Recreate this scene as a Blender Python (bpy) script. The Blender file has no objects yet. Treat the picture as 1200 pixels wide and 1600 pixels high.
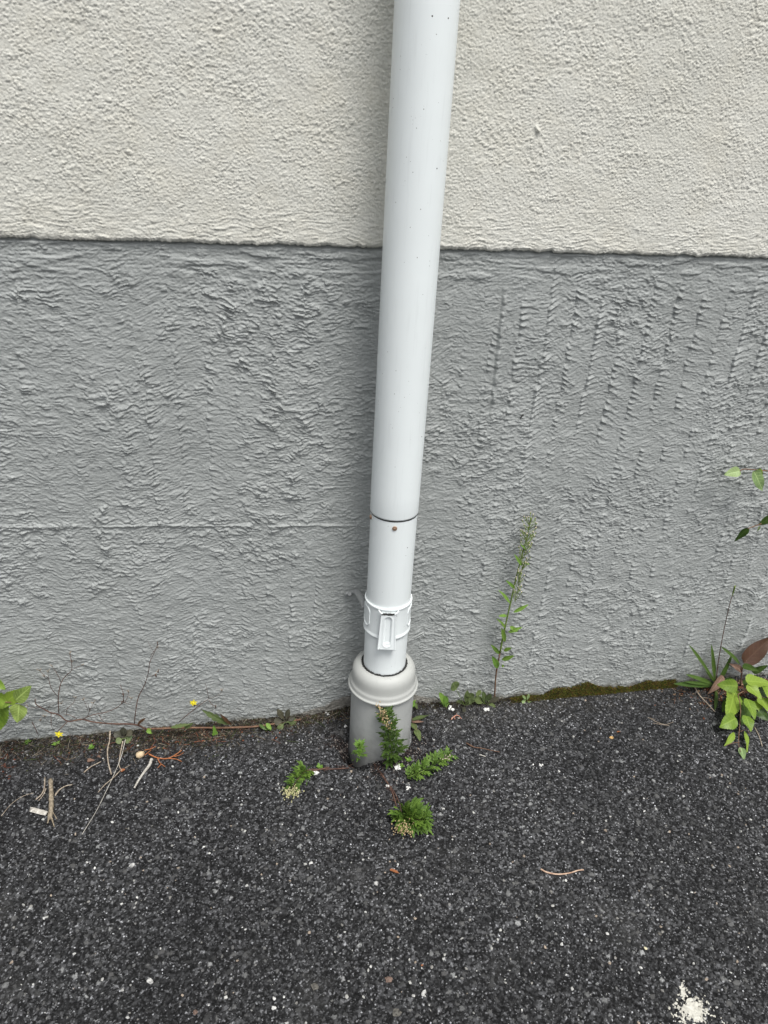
import bpy, math, random
import numpy as np
from mathutils import Vector, Matrix
random.seed(7)
S = bpy.context.scene
COL = S.collection
# ---------------------------------------------------------------- camera
CAM = np.array([0.0, -1.45, 1.366])
RM = np.array([[0.981746545, -0.040781668, 0.185770224],
               [-0.183236255, -0.464576216, 0.866367944],
               [0.050972497, -0.884593576, -0.463568779]])   # columns: right, down, forward
cd = bpy.data.cameras.new('camera'); cam = bpy.data.objects.new('camera', cd); COL.objects.link(cam)
cd.sensor_fit = 'VERTICAL'; cd.sensor_height = 36; cd.sensor_width = 27; cd.lens = 1155/1600*36
cd.clip_start = 0.02; cd.clip_end = 500
mw = Matrix.Identity(4)
for i in range(3):
    mw[i][0] = RM[i, 0]; mw[i][1] = -RM[i, 1]; mw[i][2] = -RM[i, 2]; mw[i][3] = CAM[i]
cam.matrix_world = mw
S.camera = cam
# ---------------------------------------------------------------- world, sun, exposure (overcast daylight)
SUN_EL, SUN_AZ = math.radians(64), math.radians(20)     # azimuth measured from straight in front of the wall towards the right
w = bpy.data.worlds.new('World'); S.world = w; w.use_nodes = True
nt = w.node_tree; nt.nodes.clear()
sky = nt.nodes.new('ShaderNodeTexSky'); sky.sky_type = 'NISHITA'; sky.sun_disc = False
sky.sun_elevation = SUN_EL; sky.sun_rotation = math.pi - SUN_AZ
sky.air_density = 1.0; sky.dust_density = 4.0; sky.ozone_density = 1.0
hs = nt.nodes.new('ShaderNodeHueSaturation'); hs.inputs['Saturation'].default_value = 0.22
bg = nt.nodes.new('ShaderNodeBackground'); bg.inputs['Strength'].default_value = 0.125
wo = nt.nodes.new('ShaderNodeOutputWorld')
nt.links.new(sky.outputs[0], hs.inputs['Color']); nt.links.new(hs.outputs[0], bg.inputs[0]); nt.links.new(bg.outputs[0], wo.inputs[0])
sl = bpy.data.lights.new('sun', 'SUN'); sl.energy = 1.85; sl.angle = math.radians(22); sl.color = (1.0, 0.975, 0.94)
sun = bpy.data.objects.new('sun', sl); COL.objects.link(sun)
sd = Vector((math.sin(SUN_AZ)*math.cos(SUN_EL), -math.cos(SUN_AZ)*math.cos(SUN_EL), math.sin(SUN_EL)))
sun.rotation_euler = sd.to_track_quat('Z', 'Y').to_euler(); sun.location = sd*5
S.view_settings.view_transform = 'Standard'; S.view_settings.look = 'None'
S.view_settings.exposure = 0.60; S.view_settings.gamma = 1.0

# ---------------------------------------------------------------- helpers
def ray(px, py): return RM @ np.array([px-600.0, py-800.0, 1155.0])
def P(px, py, y=0.0):
    """point of the upright plane at distance y from the wall face"""
    v = ray(px, py); t = (y-CAM[1])/v[1]; return Vector(CAM+v*t)
def G(px, py, z=0.0):
    """point of the ground (or of the level plane z)"""
    v = ray(px, py); t = (z-CAM[2])/v[2]; return Vector(CAM+v*t)

def tag(o, label=None, cat=None, group=None, kind=None):
    if label: o['label'] = label
    if cat: o['category'] = cat
    if group: o['group'] = group
    if kind: o['kind'] = kind
    return o
def empty(name, loc, label, cat, group=None):
    o = bpy.data.objects.new(name, None); COL.objects.link(o); o.location = loc; o.empty_display_size = .02
    return tag(o, label, cat, group)
class MB:
    """collects faces and links them as one mesh; attr 'lc' holds a colour per vertex"""
    def __init__(s): s.v = []; s.f = []; s.c = []
    def add(s, vs, fs, cs=None):
        n = len(s.v); s.v += [tuple(p) for p in vs]; s.f += [tuple(i+n for i in f) for f in fs]
        s.c += cs if cs else [(0, 0, .5, 1)]*len(vs)
    def build(s, name, mat, parent=None, smooth=True):
        me = bpy.data.meshes.new(name)
        off = Vector((0, 0, 0))
        if parent:
            off = Vector(parent.location)
            if parent.parent: off = off + Vector(parent.parent.location)
        elif s.v:
            off = Vector((sum(p[0] for p in s.v)/len(s.v), sum(p[1] for p in s.v)/len(s.v), min(p[2] for p in s.v)))
        me.from_pydata([(p[0]-off[0], p[1]-off[1], p[2]-off[2]) for p in s.v], [], s.f)
        a = me.attributes.new('lc', 'FLOAT_COLOR', 'POINT')
        a.data.foreach_set('color', np.array(s.c, dtype=np.float32).ravel())
        me.materials.append(mat)
        if smooth: me.polygons.foreach_set('use_smooth', [True]*len(me.polygons))
        me.update()
        o = bpy.data.objects.new(name, me); COL.objects.link(o)
        if parent: o.parent = parent
        else: o.location = off
        return o
def catmull(pts, n=5):
    pts = [Vector(p) for p in pts]
    if len(pts) < 3: return [pts[0].lerp(pts[-1], i/n) for i in range(n+1)]
    ex = [2*pts[0]-pts[1]]+pts+[2*pts[-1]-pts[-2]]; out = []
    for i in range(1, len(ex)-2):
        a, b, c, d = ex[i-1:i+3]
        for k in range(n):
            t = k/n
            out.append(.5*((2*b)+(c-a)*t+(2*a-5*b+4*c-d)*t*t+(3*b-a-3*c+d)*t**3))
    out.append(pts[-1]); return out
def tube(mb, pts, r0, r1=None, seg=6, n=5, jit=0, c=(0, 0, .5, 1), flat=1.0, smooth=True, caps=True):
    r1 = r0 if r1 is None else r1
    pp = catmull(pts, n) if smooth else [Vector(p) for p in pts]
    m = len(pp); vs = []; fs = []; prev = None
    for i, p in enumerate(pp):
        d = (pp[min(i+1, m-1)]-pp[max(i-1, 0)]).normalized()
        if prev is None:
            ref = Vector((0, 0, 1)) if abs(d.z) < .9 else Vector((1, 0, 0))
            a = d.cross(ref).normalized()
        else:
            a = (prev-d*prev.dot(d)).normalized()
        prev = a; b = d.cross(a); t = i/(m-1); r = r0*(1-t)+r1*t
        if jit: r *= 1+random.uniform(-jit, jit)
        for k in range(seg):
            an = 2*math.pi*k/seg
            vs.append(p+a*math.cos(an)*r+b*math.sin(an)*r*flat)
    for i in range(m-1):
        for k in range(seg):
            k2 = (k+1) % seg
            fs.append((i*seg+k, i*seg+k2, (i+1)*seg+k2, (i+1)*seg+k))
    if caps:
        fs.append(tuple(range(seg-1, -1, -1))); fs.append(tuple((m-1)*seg+k for k in range(seg)))
    mb.add(vs, fs, [c]*len(vs))
def lathe(mb, prof, cx, cy, seg=96, wob=0.0, c=(0, 0, .5, 1)):
    vs = []; fs = []
    for (r, z) in prof:
        for k in range(seg):
            a = 2*math.pi*k/seg
            rr = r*(1+wob*math.sin(3*a+z*9))
            vs.append((cx+math.cos(a)*rr, cy+math.sin(a)*rr, z))
    for i in range(len(prof)-1):
        for k in range(seg):
            k2 = (k+1) % seg
            fs.append((i*seg+k, i*seg+k2, (i+1)*seg+k2, (i+1)*seg+k))
    mb.add(vs, fs, [c]*len(vs))
PROF = {
 'ovate': lambda s: (math.sin(math.pi*min(1, s**.62))**.8)*(1-.12*s),
 'round': lambda s: math.sqrt(max(0, 1-(2*s-1)**2))*1.0,
 'lance': lambda s: math.sin(math.pi*s**.85)**.9,
 'spoon': lambda s: (.12+.88*math.sin(math.pi*max(0, (s-.3)/.7))**.7) if s > .3 else .12+.05*s,
 'strap': lambda s: min(1, .35+1.6*s)*(1-s**5)**.8,
}
def leaf(mb, base, d, nrm, L, W, shape='ovate', serr=0.0, nser=9, fold=.15, curl=.15, ns=18, twist=0.0, rnd=None, wave=.05):
    base = Vector(base); d = Vector(d).normalized(); nrm = Vector(nrm)
    nrm = (nrm-d*nrm.dot(d))
    if nrm.length < 1e-4: nrm = d.orthogonal()
    nrm.normalize(); side = d.cross(nrm)
    rnd = random.random() if rnd is None else rnd
    cols = [-1, -.66, -.33, 0, .33, .66, 1]; vs = []; fs = []; cs = []; ph = random.random()*6
    if serr: ns = max(ns, nser*4)
    pf = PROF[shape]
    for i in range(ns+1):
        s = i/ns; w = W/2*pf(min(max(s, 0.0), 1.0))
        if serr:
            saw = (s*nser) % 1.0
            w *= 1+serr*(saw-.5)*2*(0.3+.7*math.sin(math.pi*s))
        sdn = side*math.cos(twist*s)+nrm*math.sin(twist*s); nn = nrm*math.cos(twist*s)-side*math.sin(twist*s)
        for cc in cols:
            h = fold*abs(cc)*w - curl*L*s*s + wave*W*math.sin(s*9+ph+cc*1.5)*abs(cc)
            vs.append(base+d*(L*(s-.12*curl*s*s))+sdn*(cc*w)+nn*h); cs.append((cc*.5+.5, s, rnd, 1))
    k = len(cols)
    for i in range(ns):
        for j in range(k-1): fs.append((i*k+j, i*k+j+1, (i+1)*k+j+1, (i+1)*k+j))
    mb.add(vs, fs, cs)
def lump(mb, c, r, sq=(1, 1, 1), jit=.25, lv=2, col=(0, 0, .5, 1)):
    """irregular closed stone / bead"""
    n1, n2 = (5, 4) if lv == 1 else (8, 6)
    vs = [(Vector((0, 0, -1)))]; 
    for i in range(1, n2):
        t = math.pi*i/n2-math.pi/2
        for k in range(n1):
            a = 2*math.pi*(k+.5*(i % 2))/n1
            vs.append(Vector((math.cos(t)*math.cos(a), math.cos(t)*math.sin(a), math.sin(t))))
    vs.append(Vector((0, 0, 1)))
    rot = random.uniform(0, 6.28); cr, sr = math.cos(rot), math.sin(rot); o = []
    for v in vs:
        q = v*(1+random.uniform(-jit, jit))*r; q = Vector((q.x*sq[0], q.y*sq[1], q.z*sq[2]))
        o.append(Vector(c)+Vector((q.x*cr-q.y*sr, q.x*sr+q.y*cr, q.z)))
    fs = []; N = len(vs)
    for k in range(n1): fs.append((0, 1+(k+1) % n1, 1+k))
    for i in range(n2-2):
        for k in range(n1):
            a = 1+i*n1+k; b = 1+i*n1+(k+1) % n1; fs.append((a, b, b+n1, a+n1))
    for k in range(n1): fs.append((N-1, N-1-n1+k, N-1-n1+(k+1) % n1))
    mb.add(o, fs, [col]*len(o))

# ------- numpy noise
def _h(ix, iy, seed):
    x = (ix.astype(np.int64)*374761393 + iy.astype(np.int64)*668265263 + seed*1274126177) & 0xffffffff
    x = ((x ^ (x >> 13))*1274126177) & 0xffffffff
    x = ((x ^ (x >> 16))*2246822519) & 0xffffffff
    return (x ^ (x >> 15))
def hf(ix, iy, seed): return (_h(ix, iy, seed) & 0xffffff).astype(np.float32)/16777216.0
_ga = np.arange(256)*2*np.pi/256; _GX = np.cos(_ga).astype(np.float32); _GY = np.sin(_ga).astype(np.float32)
def pn(x, y, seed=0):
    xi = np.floor(x); yi = np.floor(y); fx = (x-xi).astype(np.float32); fy = (y-yi).astype(np.float32)
    xi = xi.astype(np.int64); yi = yi.astype(np.int64)
    def g(dx, dy):
        k = _h(xi+dx, yi+dy, seed) & 255
        return _GX[k]*(fx-dx)+_GY[k]*(fy-dy)
    u = fx*fx*fx*(fx*(fx*6-15)+10); v = fy*fy*fy*(fy*(fy*6-15)+10)
    a = g(0, 0); b = g(1, 0); c = g(0, 1); d = g(1, 1)
    return (a+(b-a)*u+((c+(d-c)*u)-(a+(b-a)*u))*v)*1.5
def sst(a, b, x):
    t = np.clip((x-a)/(b-a), 0, 1); return t*t*(3-2*t)
def worley(x, y, seed, prob=1.0):
    """distance to the nearest jittered point (cell units) and that point's random number"""
    xi = np.floor(x).astype(np.int64); yi = np.floor(y).astype(np.int64)
    best = np.full(x.shape, 9.0, np.float32); rid = np.zeros(x.shape, np.float32)
    for dx in (-1, 0, 1):
        for dy in (-1, 0, 1):
            cx = xi+dx; cy = yi+dy
            k = _h(cx, cy, seed)
            jx = (k & 1023).astype(np.float32)/1024; jy = ((k >> 10) & 1023).astype(np.float32)/1024
            d = (cx+.1+.8*jx-x)**2+(cy+.1+.8*jy-y)**2
            r = ((k >> 20) & 4095).astype(np.float32)/4096
            if prob < 1: d = np.where(hf(cx, cy, seed+77) < prob, d, 9.0)
            m = d < best; best = np.where(m, d, best); rid = np.where(m, r, rid)
    return np.sqrt(best), rid
def axis(lo, hi, step, far_lo, far_hi):
    n = int(round((hi-lo)/step)); mid = np.linspace(lo, hi, n+1)
    def run(dist):
        o = []; st = step; p = 0
        while p < dist: st *= 1.18; p += st; o.append(min(p, dist))
        return np.array(o)
    a = lo-run(lo-far_lo)[::-1] if far_lo < lo else np.array([])
    b = hi+run(far_hi-hi) if far_hi > hi else np.array([])
    return np.concatenate([a, mid, b])
def gridmesh(name, X, Y, Z, mat, parent=None, attrs=None, flip=False):
    ny, nx = X.shape
    co = np.stack([X, Y, Z], -1).reshape(-1, 3).astype(np.float32)
    i = np.arange(ny*nx).reshape(ny, nx)
    q = np.stack([i[:-1, :-1], i[:-1, 1:], i[1:, 1:], i[1:, :-1]], -1).reshape(-1, 4)
    if flip: q = q[:, ::-1]
    me = bpy.data.meshes.new(name); me.vertices.add(len(co)); me.vertices.foreach_set('co', co.ravel())
    me.loops.add(q.size); me.loops.foreach_set('vertex_index', q.ravel().astype(np.int32))
    me.polygons.add(len(q)); me.polygons.foreach_set('loop_start', np.arange(0, q.size, 4, dtype=np.int32))
    me.polygons.foreach_set('use_smooth', np.ones(len(q), dtype=bool))
    if attrs is not None:
        a = me.attributes.new('lc', 'FLOAT_COLOR', 'POINT'); a.data.foreach_set('color', attrs.astype(np.float32).ravel())
    me.update(calc_edges=True); me.materials.append(mat)
    o = bpy.data.objects.new(name, me); COL.objects.link(o)
    if parent: o.parent = parent
    return o

# ------- materials
class M:
    def __init__(s, name, base=(.5, .5, .5), rough=.6, spec=.5):
        s.m = bpy.data.materials.new(name); s.m.use_nodes = True; s.t = s.m.node_tree
        s.b = s.t.nodes['Principled BSDF']; s.out = s.t.nodes['Material Output']
        s.b.inputs['Base Color'].default_value = (*base, 1); s.b.inputs['Roughness'].default_value = rough
        s.b.inputs['Specular IOR Level'].default_value = spec
    def n(s, t, **k):
        nd = s.t.nodes.new(t)
        for a, v in k.items():
            if a.startswith('i_'): nd.inputs[a[2:].replace('_', ' ')].default_value = v
            else: setattr(nd, a, v)
        return nd
    def l(s, a, b): s.t.links.new(a, b)
    def pos(s):
        if not hasattr(s, '_p'): s._p = s.n('ShaderNodeNewGeometry').outputs['Position']
        return s._p
    def noise(s, scale, det=4, rough=.55, vec=None, dist=0):
        nd = s.n('ShaderNodeTexNoise', i_Scale=scale, i_Detail=det, i_Roughness=rough, i_Distortion=dist); s.l(vec or s.pos(), nd.inputs['Vector']); return nd.outputs['Fac']
    def vor(s, scale, feature='F1', vec=None):
        nd = s.n('ShaderNodeTexVoronoi', feature=feature, i_Scale=scale); s.l(vec or s.pos(), nd.inputs['Vector']); return nd
    def ramp(s, fac, stops):
        nd = s.n('ShaderNodeValToRGB'); s.l(fac, nd.inputs[0]); cr = nd.color_ramp
        while len(cr.elements) < len(stops): cr.elements.new(.5)
        for e, (p, c) in zip(cr.elements, stops):
            e.position = p; e.color = (*c, 1) if hasattr(c, '__len__') else (c, c, c, 1)
        return nd.outputs[0]
    def mix(s, f, a, b, mode='MIX'):
        nd = s.n('ShaderNodeMix', data_type='RGBA', blend_type=mode)
        for v, i in ((f, 0), (a, 6), (b, 7)):
            if isinstance(v, (int, float)): nd.inputs[i].default_value = v if i == 0 else (v, v, v, 1)
            elif isinstance(v, tuple): nd.inputs[i].default_value = (*v, 1)
            else: s.l(v, nd.inputs[i])
        return nd.outputs[2]
    def math(s, op, a, b=None, c=None, clamp=False):
        nd = s.n('ShaderNodeMath', operation=op, use_clamp=clamp)
        for i, v in enumerate((a, b, c)):
            if v is None: continue
            if isinstance(v, (int, float)): nd.inputs[i].default_value = v
            else: s.l(v, nd.inputs[i])
        return nd.outputs[0]
    def attr(s):
        nd = s.n('ShaderNodeAttribute', attribute_name='lc'); sp = s.n('ShaderNodeSeparateColor'); s.l(nd.outputs['Color'], sp.inputs[0])
        return sp.outputs[0], sp.outputs[1], sp.outputs[2], nd.outputs['Color'], nd.outputs['Alpha']
    def sepz(s):
        sp = s.n('ShaderNodeSeparateXYZ'); s.l(s.pos(), sp.inputs[0]); return sp.outputs
    def col(s, c): s.l(c, s.b.inputs['Base Color'])
    def rgh(s, c): s.l(c, s.b.inputs['Roughness'])
    def bump(s, h, st=.5, dist=.001):
        nd = s.n('ShaderNodeBump', i_Strength=st, i_Distance=dist); s.l(h, nd.inputs['Height']); s.l(nd.outputs[0], s.b.inputs['Normal'])
    def scaled(s, x, y, z):
        nd = s.n('ShaderNodeMapping'); s.l(s.pos(), nd.inputs[0]); nd.inputs['Scale'].default_value = (x, y, z); return nd.outputs[0]

def mat_upper():
    m = M('cream_render', rough=.85, spec=.2)
    c = m.ramp(m.noise(2.2, 5), [(.3, (.54, .537, .485)), (.7, (.59, .587, .54))])
    c = m.mix(m.ramp(m.noise(9, 6, .7), [(.45, 0), (.75, .35)]), c, (.50, .47, .38))
    c = m.mix(m.ramp(m.noise(160, 3, .6), [(.3, 0.25), (.5, 0)]), c, (.36, .345, .29))
    m.col(c)
    h = m.math('ADD', m.noise(330, 3, .6), m.math('MULTIPLY', m.noise(900, 2), .4))
    m.bump(h, .55, .0012); return m.m
def mat_plinth():
    m = M('grey_masonry_paint', rough=.6, spec=.4)
    c = m.ramp(m.noise(3.5, 6, .6), [(.3, (.275, .290, .284)), (.7, (.315, .330, .322))])
    c = m.mix(m.ramp(m.noise(240, 3, .7), [(.28, .35), (.42, 0)]), c, (.18, .185, .18))
    x, y, z = m.sepz()
    c = m.mix(m.ramp(m.noise(1, 6, .6, m.scaled(9, 9, 1.6)), [(.42, 0), (.72, .22)]), c, (.21, .22, .21))
    c = m.mix(m.math('MULTIPLY', m.ramp(z, [(.02, .8), (.16, 0)]), m.ramp(m.noise(190, 5, .8), [(.54, 0), (.62, 1)])), c, (.10, .095, .08))
    zz = m.math('ADD', z, m.math('MULTIPLY', m.math('SUBTRACT', m.noise(22, 6, .7), .5), .09))
    f = m.ramp(zz, [(0.0, 1), (.016, .0)])
    dirt = m.ramp(m.noise(90, 6, .7), [(.3, (.045, .043, .025)), (.55, (.12, .11, .085)), (.75, (.25, .235, .2))])
    c = m.mix(m.math('MULTIPLY', f, .85), c, dirt)
    # bare mortar where the paint has come away beside the drain
    dx = m.math('ABSOLUTE', m.math('SUBTRACT', x, .31))
    q = m.math('ADD', m.math('MULTIPLY', dx, .38), m.math('ADD', z, m.math('MULTIPLY', m.math('SUBTRACT', m.noise(45, 4, .6), .5), .03)))
    f2 = m.ramp(q, [(.083, 1), (.087, 0)])
    c = m.mix(f2, c, m.ramp(m.noise(120, 5, .7), [(.3, (.12, .115, .10)), (.7, (.25, .24, .215))]))
    m.col(c)
    v2 = m.scaled(1, 1, 2.4)
    h = m.math('ADD', m.noise(260, 4, .6, v2), m.math('MULTIPLY', m.noise(800, 2), .35))
    m.bump(h, .5, .0012); return m.m
def mat_asphalt():
    m = M('asphalt', rough=.75, spec=.18)
    r, g, b, col, al = m.attr()     # r: stone random, g: stone mask, b: inlaid stone mask, alpha: its random
    c = m.ramp(r, [(0, .007), (.30, .014), (.50, .030), (.70, .058), (.86, .10), (.94, .17), (.985, .32), (1, .5)])
    c = m.mix(g, (.004, .004, .005), c)
    # small chippings
    v = m.vor(420); sp = m.n('ShaderNodeSeparateColor'); m.l(v.outputs['Color'], sp.inputs[0])
    fine = m.ramp(sp.outputs[0], [(0, .003), (.5, .006), (.80, .022), (.93, .10), (1, .42)])
    ff = m.math('MULTIPLY', m.ramp(m.noise(70, 3, .6), [(.38, .25), (.6, .9)]), .7)
    ff = m.math('MULTIPLY', ff, m.math('MULTIPLY_ADD', g, .8, .2)); c = m.mix(ff, c, fine)  # fewer pale chippings between stones: crevice shade put into the colour
    v3 = m.vor(230); s3 = m.n('ShaderNodeSeparateColor'); m.l(v3.outputs['Color'], s3.inputs[0])
    fl = m.math('MULTIPLY', m.math('GREATER_THAN', s3.outputs[1], .97), m.math('LESS_THAN', v3.outputs['Distance'], .38))
    c = m.mix(fl, c, m.ramp(s3.outputs[2], [(0, .15), (1, .55)]))
    big = m.ramp(al, [(0, (.03, .029, .027)), (.35, (.06, .06, .057)), (.6, (.11, .107, .10)), (.85, (.2, .2, .19)), (1, (.42, .42, .40))])
    big = m.mix(m.ramp(m.noise(300, 4, .7), [(.35, .6), (.65, 0)]), big, .06)
    c = m.mix(b, c, big)
    c = m.mix(1.0, c, m.ramp(m.noise(2.2, 5, .6), [(.32, (.66, .66, .67)), (.68, (1.25, 1.25, 1.25))]), 'MULTIPLY')
    y = m.sepz()[1]
    dust = m.math('MULTIPLY', m.ramp(m.math('ADD', y, .13), [(0, 0), (.13, .55)]), m.ramp(m.noise(35, 6, .75), [(.42, 0), (.62, 1)]))
    c = m.mix(dust, c, (.06, .054, .044))
    c = m.mix(m.ramp(m.noise(5.5, 6, .7), [(.56, 0), (.75, .35)]), c, (.085, .083, .078))
    c = m.mix(1.0, c, (.97, .99, 1.03), 'MULTIPLY')
    m.col(c); m.rgh(m.ramp(m.noise(300, 2), [(.3, .6), (.7, .9)]))
    m.bump(m.math('ADD', m.noise(650, 3, .6), m.math('MULTIPLY', v.outputs['Distance'], -.6)), 1.0, .0016); return m.m
def mat_pipe(name, base, dirt=(.10, .09, .07), rough=.33, amt=1.0, foot=0.0):
    m = M(name, rough=rough, spec=.5)
    c = m.ramp(m.noise(6, 5, .6), [(.3, tuple(k*.96 for k in base)), (.7, base)])
    v = m.vor(330); sp = m.n('ShaderNodeSeparateColor'); m.l(v.outputs['Color'], sp.inputs[0])
    dots = m.math('MULTIPLY', m.math('GREATER_THAN', sp.outputs[0], m.ramp(m.noise(9, 3), [(.45, .997), (.72, .90)])), m.math('LESS_THAN', v.outputs['Distance'], m.math('MULTIPLY', sp.outputs[1], .30)))
    c = m.mix(m.math('MULTIPLY', dots, .75*amt), c, dirt)
    v2 = m.vor(75); s2 = m.n('ShaderNodeSeparateColor'); m.l(v2.outputs['Color'], s2.inputs[0])
    d2 = m.math('MULTIPLY', m.math('GREATER_THAN', s2.outputs[0], .965), m.math('LESS_THAN', v2.outputs['Distance'], .09))
    c = m.mix(d2, c, (.03, .03, .03))
    st = m.ramp(m.noise(1, 5, .65, m.scaled(120, 120, 9)), [(.55, 0), (.8, .22*amt)])
    c = m.mix(st, c, tuple(k*.6 for k in base))
    sc = m.ramp(m.noise(1, 5, .75, m.scaled(60, 60, 160)), [(.68, 0), (.74, .4*amt)])
    c = m.mix(sc, c, tuple(k*.45 for k in base))
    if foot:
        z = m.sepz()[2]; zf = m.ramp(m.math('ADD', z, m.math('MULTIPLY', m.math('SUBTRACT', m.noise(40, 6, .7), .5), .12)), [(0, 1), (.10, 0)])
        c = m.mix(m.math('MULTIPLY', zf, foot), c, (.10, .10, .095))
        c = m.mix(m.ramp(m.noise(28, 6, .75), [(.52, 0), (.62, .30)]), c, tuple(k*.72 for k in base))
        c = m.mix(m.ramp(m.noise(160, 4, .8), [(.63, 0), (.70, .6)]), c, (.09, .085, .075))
    m.col(c); m.rgh(m.ramp(m.noise(14, 4), [(.3, rough), (.7, rough+.15)]))
    m.bump(m.noise(35, 3), .12, .001); return m.m
def mat_leaf(name, dark, light, rough=.5, vein=.5, back=None, trans=.35, nv=7, spots=0.0, spotc=(.12, .06, .02)):
    m = M(name, rough=rough, spec=.35)
    cc, s, rn, _, _ = m.attr()
    c = m.mix(rn, dark, light)
    c = m.mix(m.ramp(m.noise(70, 4, .6), [(.35, .0), (.7, .45)]), c, light)
    ac = m.math('ABSOLUTE', m.math('SUBTRACT', cc, .5))      # 0 at midrib .. .5 at edge
    mid = m.ramp(ac, [(0, 1), (.03, .8), (.055, 0)])
    ph = m.math('FRACT', m.math('MULTIPLY', m.math('SUBTRACT', s, m.math('MULTIPLY', ac, .42)), nv))
    sv = m.ramp(m.math('ABSOLUTE', m.math('SUBTRACT', ph, .5)), [(0, .7), (.05, .45), (.11, 0)])
    vv = m.math('MULTIPLY', m.math('MAXIMUM', mid, sv), vein)
    c = m.mix(vv, c, tuple(min(1, k*1.7+.03) for k in light))
    if spots: c = m.mix(m.ramp(m.noise(130, 4, .7), [(.6, 0), (.68, spots)]), c, spotc)
    m.col(c); m.bump(m.math('SUBTRACT', m.noise(200, 2), m.math('MULTIPLY', vv, 1.2)), .5, .0008)
    tr = m.n('ShaderNodeBsdfTranslucent'); m.l(c, tr.inputs[0]); mx = m.n('ShaderNodeMixShader'); mx.inputs[0].default_value = trans
    m.l(m.b.outputs[0], mx.inputs[1]); m.l(tr.outputs[0], mx.inputs[2]); m.l(mx.outputs[0], m.out.inputs[0]); return m.m
def mat_plain(name, a, b, scale=150, rough=.7, spec=.3, bump=.4, vec=None):
    m = M(name, rough=rough, spec=spec); m.col(m.ramp(m.noise(scale, 5, .65, m.scaled(*vec) if vec else None), [(.3, a), (.7, b)]))
    m.bump(m.noise(scale*2.5, 3), bump, .001); return m.m
def mat_vc(name, rough=.85):
    m = M(name, rough=rough, spec=.25); _, _, _, c, _ = m.attr()
    m.col(m.mix(m.ramp(m.noise(500, 4, .7), [(.3, .55), (.6, 0)]), c, m.mix(1.0, c, .45, 'MULTIPLY'))); m.bump(m.noise(700, 3), .5, .0008); return m.m

MU, MP, MA = mat_upper(), mat_plinth(), mat_asphalt()
MPIPE = mat_pipe('white_pipe_paint', (.74, .785, .785))
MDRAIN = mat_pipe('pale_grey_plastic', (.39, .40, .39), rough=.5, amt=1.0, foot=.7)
MCOLL = mat_pipe('cream_grey_plastic', (.405, .415, .395), rough=.5, amt=.9)
MSEAL = mat_plain('black_sealant', (.012, .012, .012), (.04, .04, .038), 200, .8, .3, .8)
MRUST = mat_plain('rusty_metal', (.16, .085, .05), (.34, .24, .17), 500, .5, .5)
MGREYM = mat_plain('painted_bracket', (.20, .21, .21), (.27, .28, .28), 200, .6)

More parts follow.
